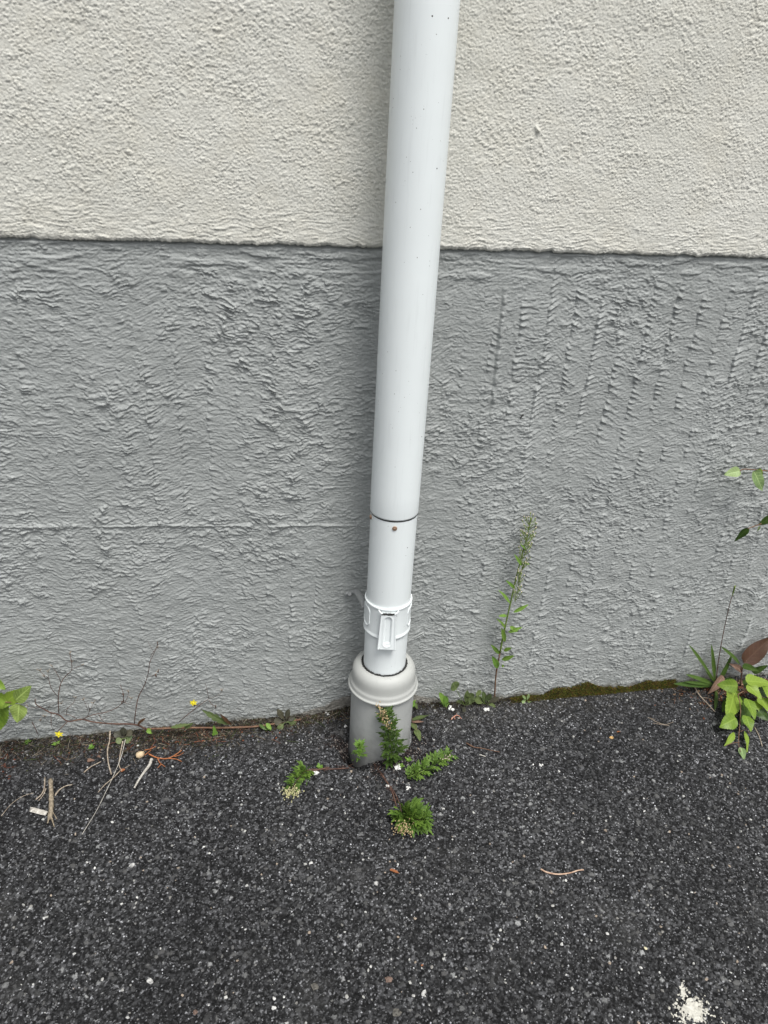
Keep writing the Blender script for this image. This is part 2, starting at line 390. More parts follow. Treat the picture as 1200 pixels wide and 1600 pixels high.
# ================================================================ the wall
NX0, NX1 = -0.78, 1.66
def plinth_h(u, v):
    n = pn
    w1 = n(u*7, v*7, 1); w2 = n(u*24, v*24, 2); w3 = n(u*60, v*60, 3)
    # vertical brush strips
    strong = sst(.35, .75, u+.15*w1)*sst(.55, .8, v+.1*w1)              # clear strips upper right
    sx = u/.062+.30*n(u*3, v*3.2, 4)+.10*w2+.25*n(u*1, v*8, 5); sid = np.floor(sx); fr = sx-sid
    r1 = hf(sid.astype(np.int64), np.zeros(sid.shape, np.int64), 11); r2 = hf(sid.astype(np.int64), np.zeros(sid.shape, np.int64), 12)
    area = sst(-.35, .35, n(u*4.5, v*4.5, 6)+.5*n(u*11, v*11, 7))       # rough against smoother areas
    nearpipe = np.exp(-((u-.315)/.13)**2)
    t = (r2-.5)*.95
    rough = .30+.70*area
    k1 = sst(-.25, .35, n(u*26, v*40, 21)); k2 = sst(-.3, .3, n(u*40, v*60, 22)); k3 = sst(.05, .4, n(u*17, v*24, 23))
    strip = .55+.75*sst(.05, .5, np.abs(fr-.5+.25*w2)*2)*(1-.3*area)
    def F(u_, v_):
        vv = v_+t*(fr-.5)*.055+.007*w1+.005*w2+.0020*w3
        uu = u_+.010*w2+.004*w3
        a = n(uu*28, vv*96, 24); a = sst(.42, 1.0, 1-np.abs(a)*1.5)
        b = n(uu*52+5, vv*175, 25); b = sst(.35, 1.0, 1-np.abs(b)*1.5)
        c = sst(.20, .75, n(uu*54, vv*118+9, 26))
        d = sst(.32, .85, n(uu*32, vv*80+4, 27))
        return (.0034*a*k1*rough+.0017*b*k2*(.6+.4*area)+.0038*c*k1*rough+.0044*d*k3*area)*strip
    h = F(u, v); h = F(u, v+.75*h); h = F(u, v+.95*h)
    SS = np.maximum(sst(.50, .60, u+.05*w1)*sst(.68, .80, v+.03*w1)*sst(1.12, 1.07, v)*sst(-.7, .1, n(u*8, v*8, 87)), .68*sst(.40, .52, u)*sst(-.5, .2, n(u*6, v*6, 88)))
    SS = np.maximum(SS, .85*np.exp(-((u-.10)/.12)**2)*np.exp(-((v-.33)/.16)**2)); SS = np.maximum(SS, .5*sst(.0, .3, n(u*3, v*3, 81))*sst(1.05, .9, v))
    sx2 = u/.0575+.10*n(u*2, v*3, 82)+.06*w2+(1.16-v)*.35; si2 = np.floor(sx2).astype(np.int64); f2_ = sx2-si2; e2 = f2_*.0575
    q1 = hf(si2, si2*0, 83); tilt2 = (hf(si2, si2*0, 84)-.5)*1.6
    tv = (v+tilt2*e2+.004*w2+.0015*w3)/(.0105+.005*q1)+q1*9; ti = np.floor(tv).astype(np.int64); ft = tv-ti
    am = hf(ti, si2, 85); saw = np.minimum(ft/.28, (1-ft)/.72)**1.3
    e2 = np.abs(e2+.004*(am-.5)); comb = .0046*np.exp(-((e2-.005)/(.0035+.005*am))**2)*saw*sst(.15, .7, am)+.0034*saw*np.exp(-np.maximum(e2-.004, 0)/.020)*sst(.2, .8, hf(ti, si2, 86))*sst(0, .004, e2)
    comb += -.0012*np.exp(-((e2-.0005)/.002)**2)
    h = h*(1-.42*SS)+comb*SS
    h += .0013*sst(.35, .8, n(u*120, v*135, 53))*rough
    h += .00055*n(u*34+2*w2, v*270+200*t*(fr-.5)*.06+3*w2, 28)
    # strip edges with lumps
    e = np.minimum(fr, 1-fr)*.062
    ed = np.exp(-((e+.0012*w3)/.0030)**2)*(.12+.88*sst(-.15, .4, n(u*30, v*95, 60)))*(.12+.88*sst(-.15, .35, n(u*9, v*5, 61)))
    h += .0012*ed*(1-SS)
    h *= (1-.45*nearpipe*sst(.2, .5, v))
    # smoothed mortar band below the overhang
    top = sst(1.06, 1.13, v+.02*w1)
    h = h*(1-.55*top)+top*(.0022*sst(.1, .5, n(u*16, v*60, 62))+.0010*n(u*30, v*190, 63))
    # long horizontal joint left of the pipe
    zj = .588-.045*(u+.37)+.0022*n(u*9, v*0+3.3, 64)
    h += .0042*np.exp(-((v-zj)/.0028)**2)*(.55+.55*sst(-.4,.4,n(u*38, v*0+.4, 72)))*sst(.26, .22, u)*sst(-.6, .1, n(u*12, v*0+1.7, 65))
    # vertical raised bead right of the pipe
    xb = .533+.0025*n(u*0+2.2, v*30, 66)+.10*(1.163-v)*.14
    h -= .0018*np.exp(-((u-xb+.0065)/.0025)**2)*sst(.80, .84, v)*sst(1.10, 1.06, v)
    h += .0055*np.exp(-((u-xb)/.0042)**2)*sst(.80, .84, v)*sst(1.10, 1.06, v)*(.35+.65*sst(-.25, .3, n(u*0+.5, v*62, 67)))
    # uneven plaster round the pipe
    h += .004*np.exp(-((u-.385)/.035)**2)*(.5+.5*n(u*14, v*9, 68))*sst(1.1, .9, v)
    h -= .0045*np.exp(-((v-1.1585+.0012*w3)/.0026)**2)
    h += .0022*w1+.0008*w2+.0011*n(u*150, v*230, 69)*(.5+.5*area)+.0005*n(u*330, v*420, 70)
    return h
wall = empty('house_wall', (0, 0, 0), 'rendered house wall, cream textured upper part over a rough grey painted plinth', 'wall')
us = axis(NX0, NX1, .00135, -9, 9); vs_ = np.linspace(-.035, 1.18, 901)
U, V = np.meshgrid(us, vs_)
fade = sst(-1.2, NX0, U)*sst(2.1, NX1, U)
Hh = plinth_h(U, V)*fade
gridmesh('plinth', U, -Hh, V, MP, wall)
def upper_h(u, v):
    n = pn
    w1 = n(u*6, v*6, 101); w2 = n(u*22, v*22, 102)
    big = sst(-.5, .5, n(u*13, v*13, 103)+.4*n(u*34, v*34, 104))
    low = sst(1.25, 1.19, v+.02*w1)
    right = sst(.55, .9, u)
    clus = sst(-.45, .45, n(u*26, v*26, 104)+.7*n(u*60, v*60, 113))
    wx_ = .0016*n(u*190, v*190, 105); wz_ = .0016*n(u*190, v*190, 106)
    f, r = worley((u+wx_)/.0046, (v+wz_)/.0046, 108, .95)
    f2, r2 = worley((u+1.6*wx_)/.0105, (v+1.6*wz_)/.0105, 109, .45)
    kk = 1-.55*low
    h = .00165*np.clip(1-(f/(.40+.22*r))**2, 0, 1)**.7*(.25+.75*((r*7.7) % 1))*(.60+.40*clus)*kk
    h = np.maximum(h, .0021*np.clip(1-(f2/(.24+.20*r2))**2, 0, 1)**.7*(.3+.7*((r2*5.1) % 1))*(.45+.55*big)*kk)
    h += .0008*n(u*300, v*300, 107)*(.5+.5*big)+.0007*n(u*110, v*130, 114)*big
    h += low*(.0008*n(u*26, v*300+2.5*w2, 115)+.0008*sst(.2, .7, n(u*70, v*170, 110)))
    h += .0022*w1*.5+.0008*w2
    # one protruding nib right of the pipe
    dx = (u-.553)*.8+(v-1.372)*.6; dy = -(u-.553)*.6+(v-1.372)*.8
    h += .006*np.exp(-(dx/.0028)**2-(dy/.0065)**2)
    return h
us2 = axis(-.50, 1.22, .00125, -9, 9); vs2 = axis(1.160, 1.62, .00125, 1.160, 7.0)
U, V = np.meshgrid(us2, vs2)
fade = sst(-.8, -.5, U)*sst(1.6, 1.22, U)*sst(1.9, 1.60, V)
Hh = upper_h(U, V)*fade+.009
edge = .0022*pn(us2*28, us2*0+.3, 120)+.0014*pn(us2*90, us2*0+.7, 121)+.0013*pn(us2*260, us2*0+.7, 122)-.0030*np.clip(pn(us2*60, us2*0+.1, 123)-.25, 0, 1)-.0045*sst(.30, .42, us2)*sst(.60, .45, us2)*0
k = sst(1.178, 1.160, V)
V2 = V+edge[None, :]*k*1.2
rnd_ = np.sqrt(np.clip((V-1.160)/.006, 0, 1)); Hh = Hh*(.50+.50*rnd_)*(1-.25*k*np.clip(pn(us2*45, us2*0+.9, 124), 0, 1)[None, :])
# underside strip turns back to the plinth
U = np.vstack([U[:1], U[:1], U]); V2 = np.vstack([V2[:1]+.003, V2[:1], V2]); Hh = np.vstack([Hh[:1]*0-.012, Hh[:1]*.55, Hh])
gridmesh('upper_render', U, -Hh, V2, MU, wall)

# ================================================================ the ground
PX, PY = .309, -.110      # pipe axis
def ground_base(x, y):
    z = .034*np.exp(-((x-.325)/.105)**2)*np.exp(-((y-.01)/.055)**2)
    d = np.hypot(x-PX, y-PY)
    az = np.arctan2(y-PY, x-PX)
    z += .012*np.exp(-((d-.08)/.03)**2)-.085*np.exp(-((d-.086)/.017)**2)*np.clip(np.cos(az-math.radians(-158)), 0, 1)**5
    z += .006*sst(-.03, .0, y+.01*pn(x*9, y*0, 201))*sst(.2, .05, x)
    z += .0035*pn(x*3, y*3, 202)+.0016*pn(x*14, y*14, 203)
    return z
def gz(x, y): return float(ground_base(np.array([[x]], float), np.array([[y]], float))[0, 0])
xs = axis(-.80, 1.72, .00132, -60, 60); ys = axis(-.90, .03, .00132, -60, .03)
X, Y = np.meshgrid(xs, ys)
fd = sst(-1.3, -.8, X)*sst(2.2, 1.7, X)*sst(-1.4, -.9, Y)
wx = .0012*pn(X*300, Y*300, 210); wy = .0012*pn(X*300, Y*300, 211)
f1, r1 = worley((X+wx)/.0043, (Y+wy)/.0043, 212)
f2, r2 = worley((X+wx)/.0088, (Y+wy)/.0088, 213, .55)
wx3 = .0032*pn(X*140, Y*140, 218)+1.6*wx; wy3 = .0032*pn(X*140, Y*140, 219)+1.6*wy
f3, r3 = worley((X+wx3)/.021, (Y+wy3)/.019, 214, .55)
d1 = np.sqrt(np.clip(1-(f1/.66)**2, 0, 1)); rr2 = .26+.22*r2
d2 = np.clip(1-(f2/rr2)**2, 0, 1)**.4
rad3 = .08+.22*((r3*7.3) % 1.0)**2.2
m3 = sst(rad3, rad3*.82, f3)
Zg = ground_base(X, Y)
rel = .0026*d1*(.35+.65*((r1*5.7) % 1))
rel = np.maximum(rel, .0030*d2*(.5+.5*((r2*3.3) % 1)))+.0005*pn(X*420, Y*420, 215)
rel = rel*(1-m3)+m3*(.0030+.0004*pn(X*200, Y*200, 216))
rel -= .003*sst(.3, .75, pn(X*38, Y*38, 217))                           # pits
Zg = Zg+rel*fd
use2 = d2 > .3
A = np.zeros(X.shape+(4,), np.float32)
A[..., 0] = np.where(use2, r2*.93, r1); A[..., 1] = np.maximum(sst(.75, .5, f1), sst(.1, .4, d2)); A[..., 2] = m3*fd; A[..., 3] = (r3*11.3) % 1.0
g = gridmesh('asphalt_ground', X, Y, Zg, MA, None, A); tag(g, kind='structure')
def GG(px, py, up=0.0):
    p = G(px, py)
    for _ in range(3): p = G(px, py, gz(p.x, p.y)+up)
    return p

# ================================================================ the downpipe
dp = empty('downpipe', (PX, PY, .24), 'white painted round metal downpipe fixed upright to the wall', 'downpipe')
b = MB(); zs = [.653, .654, .656]+[.70+.08*i for i in range(8)]+[1.5, 2, 3, 4.5, 6.2]
lathe(b, [(.0478, .6535), (.0503, .653)]+[(.0507, z) for z in zs[2:]], PX, PY, wob=.003)
b.build('upper_pipe', MPIPE, dp)
b = MB(); lathe(b, [(.0492, .236)]+[(.0492, .25+.05*i) for i in range(9)]+[(.0492, .70)], PX, PY, wob=.002); b.build('lower_pipe', MPIPE, dp)
b = MB(); lathe(b, [(.0493, .6505), (.0498, .6502), (.0500, .6515), (.0498, .6532), (.0493, .6534)], PX, PY); b.build('joint_line', MSEAL, dp)
def onpipe(ang, r, z):      # angle from straight out of the wall towards the left
    a = math.radians(-90-ang); return Vector((PX+math.cos(a)*r, PY+math.sin(a)*r, z))
# rivet
b = MB(); c0 = onpipe(9, .0489, .636); ax = (onpipe(9, .06, .636)-c0).normalized(); a1 = ax.cross(Vector((0, 0, 1))).normalized(); a2 = ax.cross(a1)
prof = [(.0052, 0), (.0052, .0012), (.0044, .0024), (.0030, .0027), (.0022, .0016), (.0018, .0030), (0.0001, .0034)]; vs = []; fs = []
for (r, h) in prof:
    for k in range(20): vs.append(c0+ax*h+(a1*math.cos(k*math.pi/10)+a2*math.sin(k*math.pi/10))*r)
for i in range(len(prof)-1):
    for k in range(20): fs.append((i*20+k, i*20+(k+1) % 20, (i+1)*20+(k+1) % 20, (i+1)*20+k))
b.add(vs, fs); b.build('rivet', MRUST, dp)
# second small screw head at the left of the joint
b = MB(); lump(b, onpipe(85, .0493, .641), .004, (1, 1, 1.6), .1); b.build('screw_head', MRUST, dp)
# clamp band with raised rims
cl = [(.0496, .436), (.0522, .4372), (.0534, .4348), (.0530, .4318), (.0517, .4295), (.0514, .4275), (.0514, .365), (.0517, .3615), (.0532, .3592), (.0537, .3562), (.0524, .3530), (.0498, .3520)]
b = MB(); lathe(b, cl, PX, PY, 128)
clamp = b.build('pipe_clamp', MPIPE, dp)
def pframe(ang0, half, z0, z1, mat, name, r=.0516, t=.0016):
    b = MB(); pts = []
    for a, z in ((-half, z0), (half, z0), (half, z1), (-half, z1), (-half, z0)): pts.append(onpipe(ang0+a, r, z))
    pp = []
    for i in range(4):
        a, z = [(-half, z0), (half, z0), (half, z1), (-half, z1)][i]; a2_, z2 = [(-half, z0), (half, z0), (half, z1), (-half, z1)][(i+1) % 4]
        for k in range(1, 7): pp.append(onpipe(ang0+a+(a2_-a)*k/7, r, z+(z2-z)*k/7))
    pp.append(pp[0]); tube(b, pp, t, t, 8, 3); return b.build(name, mat, clamp)
pframe(83, 20, .374, .421, MPIPE, 'embossed_frame'); pframe(-68, 20, .374, .421, MPIPE, 'embossed_frame')
# latch plate: height-field with a pressed slot
ang = 10.5; o = onpipe(ang, .0535, 0); n_ = (onpipe(ang, 1, 0)-onpipe(ang, 0, 0)); n_.z = 0; n_.normalize(); sx_ = Vector((0, 0, 1)).cross(n_); sx_ = -sx_
if sx_.x < 0: sx_ = -sx_
b = MB(); nu, nv = 36, 80; vs = []; fs = []; z0, z1 = .336, .4265
def latch(uu, t):      # uu -1..1, t 0 bottom..1 top
    hw = .0205*(1-t)+.0165*t; x = uu*hw; z = z0+(z1-z0)*t
    d = .0052+.0055*(1-t)**2
    # slot
    zc = min(max(z, .352), .412); ds = math.hypot(x, z-zc); k = min(max((.0082-ds)/.0032, 0), 1); k = k*k*(3-2*k)
    d -= .0034*k*(1 if z > .352 else .45)
    d += .0012*math.exp(-((abs(uu)-.93)/.08)**2)
    zc = abs(ds-.0098); d += .0007*math.exp(-(zc/.0016)**2)
    return o+sx_*x+n_*d+Vector((0, 0, z))
for j in range(nv+1):
    for i in range(nu+1): vs.append(latch(i/nu*2-1, j/nv))
W_ = nu+1
for j in range(nv):
    for i in range(nu): fs.append((j*W_+i, j*W_+i+1, (j+1)*W_+i+1, (j+1)*W_+i))
rim = [(i, 0) for i in range(nu)]+[(nu, j) for j in range(nv)]+[(i, nv) for i in range(nu, 0, -1)]+[(0, j) for j in range(nv, 0, -1)]
base_n = len(vs); idx = [j*W_+i for (i, j) in rim]
for q in idx:
    p = vs[q]; dd = (p-o).dot(n_); vs.append(p-n_*(dd+.004))
m_ = len(idx)
for q in range(m_): fs.append((idx[q], base_n+q, base_n+(q+1) % m_, idx[(q+1) % m_]))
b.add(vs, fs); lp = b.build('latch_plate', MPIPE, clamp)
b = MB()
for i in range(9):
    t = -1+i/4; lump(b, o+sx_*(t*.0135)+n_*.0040+Vector((0, 0, z1+.0008)), .0026, (1.3, .9, .8), .35)
b.build('dark_edge', MSEAL, clamp, False)  # black lumps along the top edge of the latch plate
for s in (-1, 1):
    b = MB(); tube(b, [o+sx_*(s*.0135)+n_*.004+Vector((0, 0, z1+.001)), o+sx_*(s*.0175)+n_*.0035+Vector((0, 0, z1+.004)), o+sx_*(s*.022)+n_*-.0005+Vector((0, 0, z1+.0085))], .0022, .0016, 8); b.build('hinge_hook', MPIPE, clamp)
# wall bracket behind the clamp, painted over with the plinth grey
b = MB(); q0 = P(546, 926, -.010); q1 = P(556, 924, -.022); q2 = P(564, 934, -.06); q3 = Vector((PX-.050, PY+.012, .402))
tube(b, [q0+Vector((-.006, .004, -.002)), q0, q1, q2, q3], .0085, .0075, 10, 6, flat=.45); br = b.build('wall_bracket', MGREYM, dp)
b = MB(); lump(b, q0+Vector((0, -.008, 0)), .0062, (1, .8, 1), .04); b.build('bolt_head', MGREYM, br)

# ================================================================ the drain standpipe
dr = empty('drain_standpipe', (PX, PY, -.03), 'short wide pale grey drain pipe in the asphalt round the foot of the white pipe', 'drain pipe')
b = MB(); lathe(b, [(.0752, -.10), (.0752, -.04), (.0752, .05), (.0752, .12), (.0752, .200)], PX, PY, 128, .001); body = b.build('drain_body', MDRAIN, dr)
b = MB(); lathe(b, [(.0505, .246), (.0525, .2508), (.056, .2518), (.061, .2508), (.066, .2480), (.0702, .2435), (.0733, .2375), (.0748, .2300), (.0752, .2220), (.0756, .2120), (.0762, .2085), (.0778, .2060), (.0790, .2035), (.0795, .1990), (.0797, .1950), (.0812, .1936), (.0826, .1928), (.0832, .1908), (.0829, .1885), (.0812, .1872), (.0785, .1870), (.0745, .1880)], PX, PY, 128); b.build('collar', MCOLL, dr)
b = MB()
for i in range(120):
    a = i/120*2*math.pi; r = .0515+random.uniform(-.0006, .001)
    lump(b, (PX+math.cos(a)*r, PY+math.sin(a)*r, .2515+random.uniform(-.0008, .0012)), .0026, (1, 1, .8), .35, 1)
b.build('sealant_ring', MSEAL, dr)
b = MB(); 
for i in range(26):    # rough cut foot wall of the pipe on its right side
    a = math.radians(-75+i*4.4); lump(b, (PX+math.cos(a)*.0765, PY+math.sin(a)*.0765, .004+.0006*i), .006, (.7, .7, 1.4), .3, 1)
b.build('rough_foot', mat_plain('foot_grey', (.10, .105, .105), (.2, .205, .2), 200), dr)

# ================================================================ plants
LG = mat_leaf('mulberry_green', (.12, .21, .025), (.23, .33, .045), .42, .32, trans=.3)
LGD = mat_leaf('deep_green', (.030, .065, .012), (.075, .13, .025), .4, .3, trans=.25)
LYG = mat_leaf('yellow_green_leaf', (.15, .22, .05), (.26, .34, .09), .45, .7, trans=.25)
LMUG = mat_leaf('mugwort_green', (.045, .10, .015), (.15, .25, .04), .5, .3, nv=4, trans=.25)
LFRESH = mat_leaf('fresh_green', (.10, .22, .03), (.2, .34, .06), .5, .3, nv=4)
LOL = mat_leaf('olive_leaf', (.055, .085, .03), (.13, .17, .06), .5, .3, trans=.2, spots=.5)
LDK = mat_leaf('dark_purple_leaf', (.030, .032, .022), (.07, .065, .04), .5, .3, trans=.15)
LRED = mat_leaf('red_brown_leaf', (.055, .022, .017), (.085, .045, .022), .5, .2, trans=.12, spots=1.0, spotc=(.035, .045, .014))
LDRY = mat_leaf('dry_leaf', (.12, .07, .05), (.22, .14, .10), .8, .3, trans=.1, spots=.8, spotc=(.06, .04, .03))
LPALE = mat_leaf('pale_green_leaf', (.17, .27, .10), (.30, .40, .17), .45, .6, trans=.3)
SGREEN = mat_plain('green_stem', (.07, .13, .025), (.16, .2, .05), 60)
SPURP = mat_plain('purple_stem', (.045, .022, .022), (.13, .075, .05), 60)
SRED = mat_plain('red_stem', (.085, .04, .03), (.20, .12, .07), 90)
SDRY = mat_plain('dry_stalk', (.16, .12, .09), (.44, .38, .30), 170)
SWHT = mat_plain('bleached_wood', (.24, .22, .19), (.6, .58, .53), 170)
WOOD = mat_plain('weathered_wood', (.08, .06, .04), (.40, .34, .25), 180, bump=1.0)
ORNG = mat_plain('orange_twig', (.22, .07, .025), (.42, .17, .07), 150)
CREAM = mat_plain('cream_florets', (.42, .40, .18), (.62, .58, .36), 300)
TAN = mat_plain('tan_florets', (.28, .17, .08), (.58, .48, .28), 400)
YEL = mat_plain('yellow_petal', (.75, .62, .02), (.85, .75, .06), 200, .5)
PINKW = mat_plain('pale_pappus', (.45, .38, .27), (.62, .55, .45), 300)
WFLAKE = mat_plain('white_flake', (.45, .45, .43), (.8, .8, .78), 200, .8)
UPV = Vector((0, 0, 1)); OUT = Vector((0, -1, 0)); VIEW = Vector((0, -.75, .66))
def rv(s=1.0): return Vector((random.uniform(-s, s), random.uniform(-s, s), random.uniform(-s, s)))

def leaf_to(parent, mat, a, t, W, shape='ovate', nrm=None, name='leaf', label=None, **k):
    """one leaf from point a to point t"""
    a, t = Vector(a), Vector(t); b = MB(); cu = k.pop('curl', .08)
    leaf(b, a, t-a, nrm if nrm is not None else VIEW+rv(.25), (t-a).length, W, shape, curl=cu, **k)
    o = b.build(name, mat, parent)
    if label: o['label'] = label
    return o
def stem(parent, mat, pts, r0, r1, name='stem', seg=6, n=5):
    b = MB(); tube(b, pts, r0, r1, seg, n, .08); return b.build(name, mat, parent)

# --- tall fleabane right of the pipe
base = GG(771, 1094); base.y = min(base.y, -.012)
fy = -.03
pth = [base, P(775, 1055, -.02), P(781, 1020, fy), P(788, 985, fy), P(797, 945, fy), P(806, 905, fy), P(815, 870, fy), P(823, 840, fy), P(830, 808, fy)]
fl = empty('tall_weed', base, 'tall thin green weed with narrow leaves and tiny pale seed heads against the grey wall', 'weed')
stem(fl, SRED, pth[:3], .0022, .0020, 'stem_base'); stem(fl, SGREEN, pth[2:], .0025, .0010)
for (x0, y0, x1, y1, wd) in [(778, 1044, 771, 1027, 8), (781, 1022, 768, 1008, 5), (784, 1031, 803, 1025, 6), (787, 1017, 799, 1012, 5), (789, 1003, 785, 982, 6), (790, 982, 779, 966, 4.5), (794, 988, 816, 980, 5), (796, 979, 810, 987, 6), (792, 962, 780, 962, 4), (798, 944, 782, 921, 5), (802, 957, 826, 945, 5), (805, 920, 792, 907, 4), (815, 884, 805, 866, 4), (818, 878, 828, 882, 3), (784, 1040, 788, 1041, 4), (822, 860, 815, 850, 3)]:
    leaf_to(fl, LFRESH if random.random() < .5 else LMUG, P(x0, y0, fy), P(x1, y1, fy-random.uniform(.005, .02)), wd*.0020, 'lance', fold=.3, curl=.1)
b = MB(); b2 = MB()
for i in range(92):
    t = random.random()**.9; yy = 940-t*132; xx = 806+(940-yy)*.19+random.uniform(-1, 1)
    st_ = P(xx-2, yy+4, fy); sp = (13 if t > .45 else 7)*(1-.35*max(0, t-.8)*3)
    en = P(xx+random.uniform(-sp, sp), yy-random.uniform(2, 10), fy+random.uniform(-.015, .012))
    tube(b, [st_, st_.lerp(en, .5)+Vector((0, 0, -.002)), en], .0008, .0006, 4, 2)
    lump(b, en, .0016, (1, 1, 1.6), .2, 1)
    lump(b2, en+Vector((0, 0, .0028)), random.uniform(.0010, .0018), (1, 1, .8), .4, 1)
b.build('flower_branches', mat_plain('pale_green_stem', (.13, .19, .05), (.24, .30, .10), 60), fl); b2.build('seed_heads', PINKW, fl)

# --- row of round-leaved weeds at the wall foot right of the pipe
def spoon_rosette(name, px, py, label, leaves, mat, yb=-.02, group=None):
    c = GG(px, py); c.y = min(c.y, yb); c.z = gz(c.x, c.y)+.002
    e = empty(name, c, label, 'weed', group)
    for (x, y, wd) in leaves:
        dd = -0.02 if y < py else -.05
        t = P(x, y, c.y+dd*.5) if y < py else GG(x, y, .006)
        d = Vector(t)-c
        if wd >= 13:
            L_ = (Vector(t)-c).length; k_ = max(.15, 1-wd*.00145*1.05/L_); mid_ = c.lerp(Vector(t), k_)
            stem(e, SGREEN, [c, c.lerp(mid_, .5)+rv(.001), mid_], .0009, .0008, 'leaf_stalk'); leaf_to(e, mat, mid_, t, wd*.00155, 'round', nrm=VIEW+rv(.15), fold=.1, curl=.05, ns=16); continue
        leaf_to(e, mat if random.random() < .7 else LDK if mat is LOL else mat, c+rv(.002), t, wd*.00165, 'spoon', nrm=VIEW+rv(.2), fold=.12, curl=random.uniform(0, .15), ns=16)
    return e
spoon_rosette('round_leaved_weed', 722, 1093, 'low weed with one upright round dark green leaf beside the tall thin weed', [(708, 1067, 18), (712, 1095, 9), (724, 1112, 8), (731, 1082, 9), (737, 1083, 15), (744, 1094, 16), (727, 1102, 7)], LOL)
spoon_rosette('round_leaved_weed', 755, 1094, 'crowded olive weed with round leaves at the foot of the tall thin weed', [(746, 1080, 13), (757, 1083, 9), (766, 1084, 10), (770, 1096, 11), (774, 1104, 8), (751, 1099, 8), (742, 1090, 12), (779, 1090, 8)], LOL)
spoon_rosette('green_seedling', 692, 1090, 'small bright green seedling at the wall foot just right of the drain', [(688, 1083, 9), (697, 1089, 9), (700, 1095, 8), (694, 1100, 7), (685, 1093, 6), (691, 1097, 6)], LFRESH)
spoon_rosette('moss_seedling', 822, 1091, 'tiny four leaved pale green seedling by the left end of the moss', [(817, 1087, 4.5), (827, 1086, 5), (816, 1097, 8), (828, 1097, 8)], LPALE)
# olive leaved weed right of the drain
c = GG(645, 1122); e = empty('olive_weed', c, 'olive weed with a few blunt leaves hugging the right side of the grey drain', 'weed')
for (x0, y0, x1, y1, w_, m_) in [(643, 1126, 673, 1115, 11, LOL), (644, 1130, 652, 1143, 10, LOL), (650, 1140, 657, 1157, 12, LOL), (643, 1128, 664, 1127, 5, LDRY), (645, 1105, 648, 1094, 6, LFRESH), (648, 1098, 652, 1108, 7, LOL), (644, 1100, 650, 1093, 6, LFRESH)]:
    leaf_to(e, m_, GG(x0, y0, .012), GG(x1, y1, .016), w_*.0015, 'ovate', nrm=UPV+rv(.3), curl=.05)
stem(e, SPURP, [GG(642, 1108, .004), GG(644, 1125, .012), GG(651, 1141, .014)], .0012, .0010)

# --- mugwort-like clumps in the asphalt round the drain
def mug(name, pts, label, nleaf, ls, flowers=None, mat=LMUG, fm=CREAM, up=.6, nf=60, fr=9, tail=None):
    """stem through world points, feathery lobed leaves along it, flower cluster at a given point"""
    e = empty(name, pts[0], label, 'weed', 'feathery weeds growing in the asphalt round the drain')
    stem(e, SPURP if tail else SGREEN, (tail or [])+pts, .0016, .0010)
    b = MB(); pp = catmull(pts, 8)
    for i in range(nleaf):
        t = (i+.5)/nleaf; p = pp[int(t*(len(pp)-1))]; ax = (pp[min(len(pp)-1, int(t*(len(pp)-1))+1)]-pp[max(0, int(t*(len(pp)-1))-1)]).normalized()
        a = i*2.4+random.uniform(-.4, .4); s1 = ax.orthogonal().normalized(); s2 = ax.cross(s1)
        d = (s1*math.cos(a)+s2*math.sin(a)+ax*.5+UPV*up).normalized()
        L = ls*random.uniform(.7, 1.2)*(1-.35*t); side = d.cross(UPV).normalized(); nn = side.cross(d)
        rn = random.random()
        tube(b, [p, p+d*L*.45], .0007, .0005, 4, 1)
        for (k, sgn, sc) in ((.2, 1, .5), (.25, -1, .5), (.45, 1, .7), (.48, -1, .7), (.5, 0, 1)):
            dd = (d+side*sgn*.75).normalized() if sgn else d
            leaf(b, p+d*L*k, dd, nn+rv(.35), L*.62*sc, L*.19, 'lance', .25, 3, .25, random.uniform(.05, .3), 8, rnd=min(1, max(0, rn+random.uniform(-.25, .25))))
    b.build('foliage', mat, e)
    if flowers is not None:
        b = MB()
        for q in range(nf):
            o_ = Vector(flowers)+Vector((random.gauss(0, fr*.00075), random.gauss(0, fr*.0006), abs(random.gauss(0, fr*.0008))))
            lump(b, o_, random.uniform(.0009, .0019), (1, 1, 1.1), .3, 1)
        b.build('flower_cluster', fm, e)
    return e
mug('feathery_weed', [GG(482, 1203, .004), GG(468, 1214, .016), GG(456, 1232, .02)], 'small feathery weed with a cream flower cluster lying left of the drain', 34, .033, GG(455, 1242, .018), nf=110, fr=13, tail=[GG(545, 1200, .002), GG(512, 1202, .003)])
mug('feathery_weed', [GG(628, 1270, .003), GG(640, 1280, .018), GG(665, 1282, .022)], 'widest feathery weed with tan flowers, nearest the camera on the asphalt', 80, .050, GG(630, 1298, .020), nf=110, fr=14, fm=TAN, tail=[GG(585, 1200, .002), GG(612, 1232, .003), GG(624, 1255, .003)])
mug('feathery_weed', [GG(636, 1215, .006), GG(660, 1205, .014), GG(685, 1190, .02), GG(703, 1178, .024)], 'feathery weed stretched over the asphalt to the right of the drain', 48, .034, GG(697, 1186, .022), nf=22, fr=9, fm=PINKW)
y_ = -.205
mug('feathery_weed', [GG(612, 1186, .0), P(611, 1165, y_), P(607, 1135, y_), P(600, 1112, y_+.004)], 'tall dark feathery weed standing in front of the grey drain', 56, .042, P(598, 1118, y_-.006), mat=LGD, fm=TAN, nf=30, fr=7, up=.25)
b = MB()
for i in range(60):
    t = random.random(); q = P(589+t*20+random.gauss(0, 3), 1098+t*42+random.gauss(0, 2.5), y_-.008+random.gauss(0, .003)); lump(b, q, random.uniform(.0011, .0022), (1, 1, 1.3), .3, 1)
ob = [o for o in bpy.data.objects if o.name.startswith('feathery_weed') and o.type == 'EMPTY'][-1]
b.build('flower_cluster', TAN, ob)
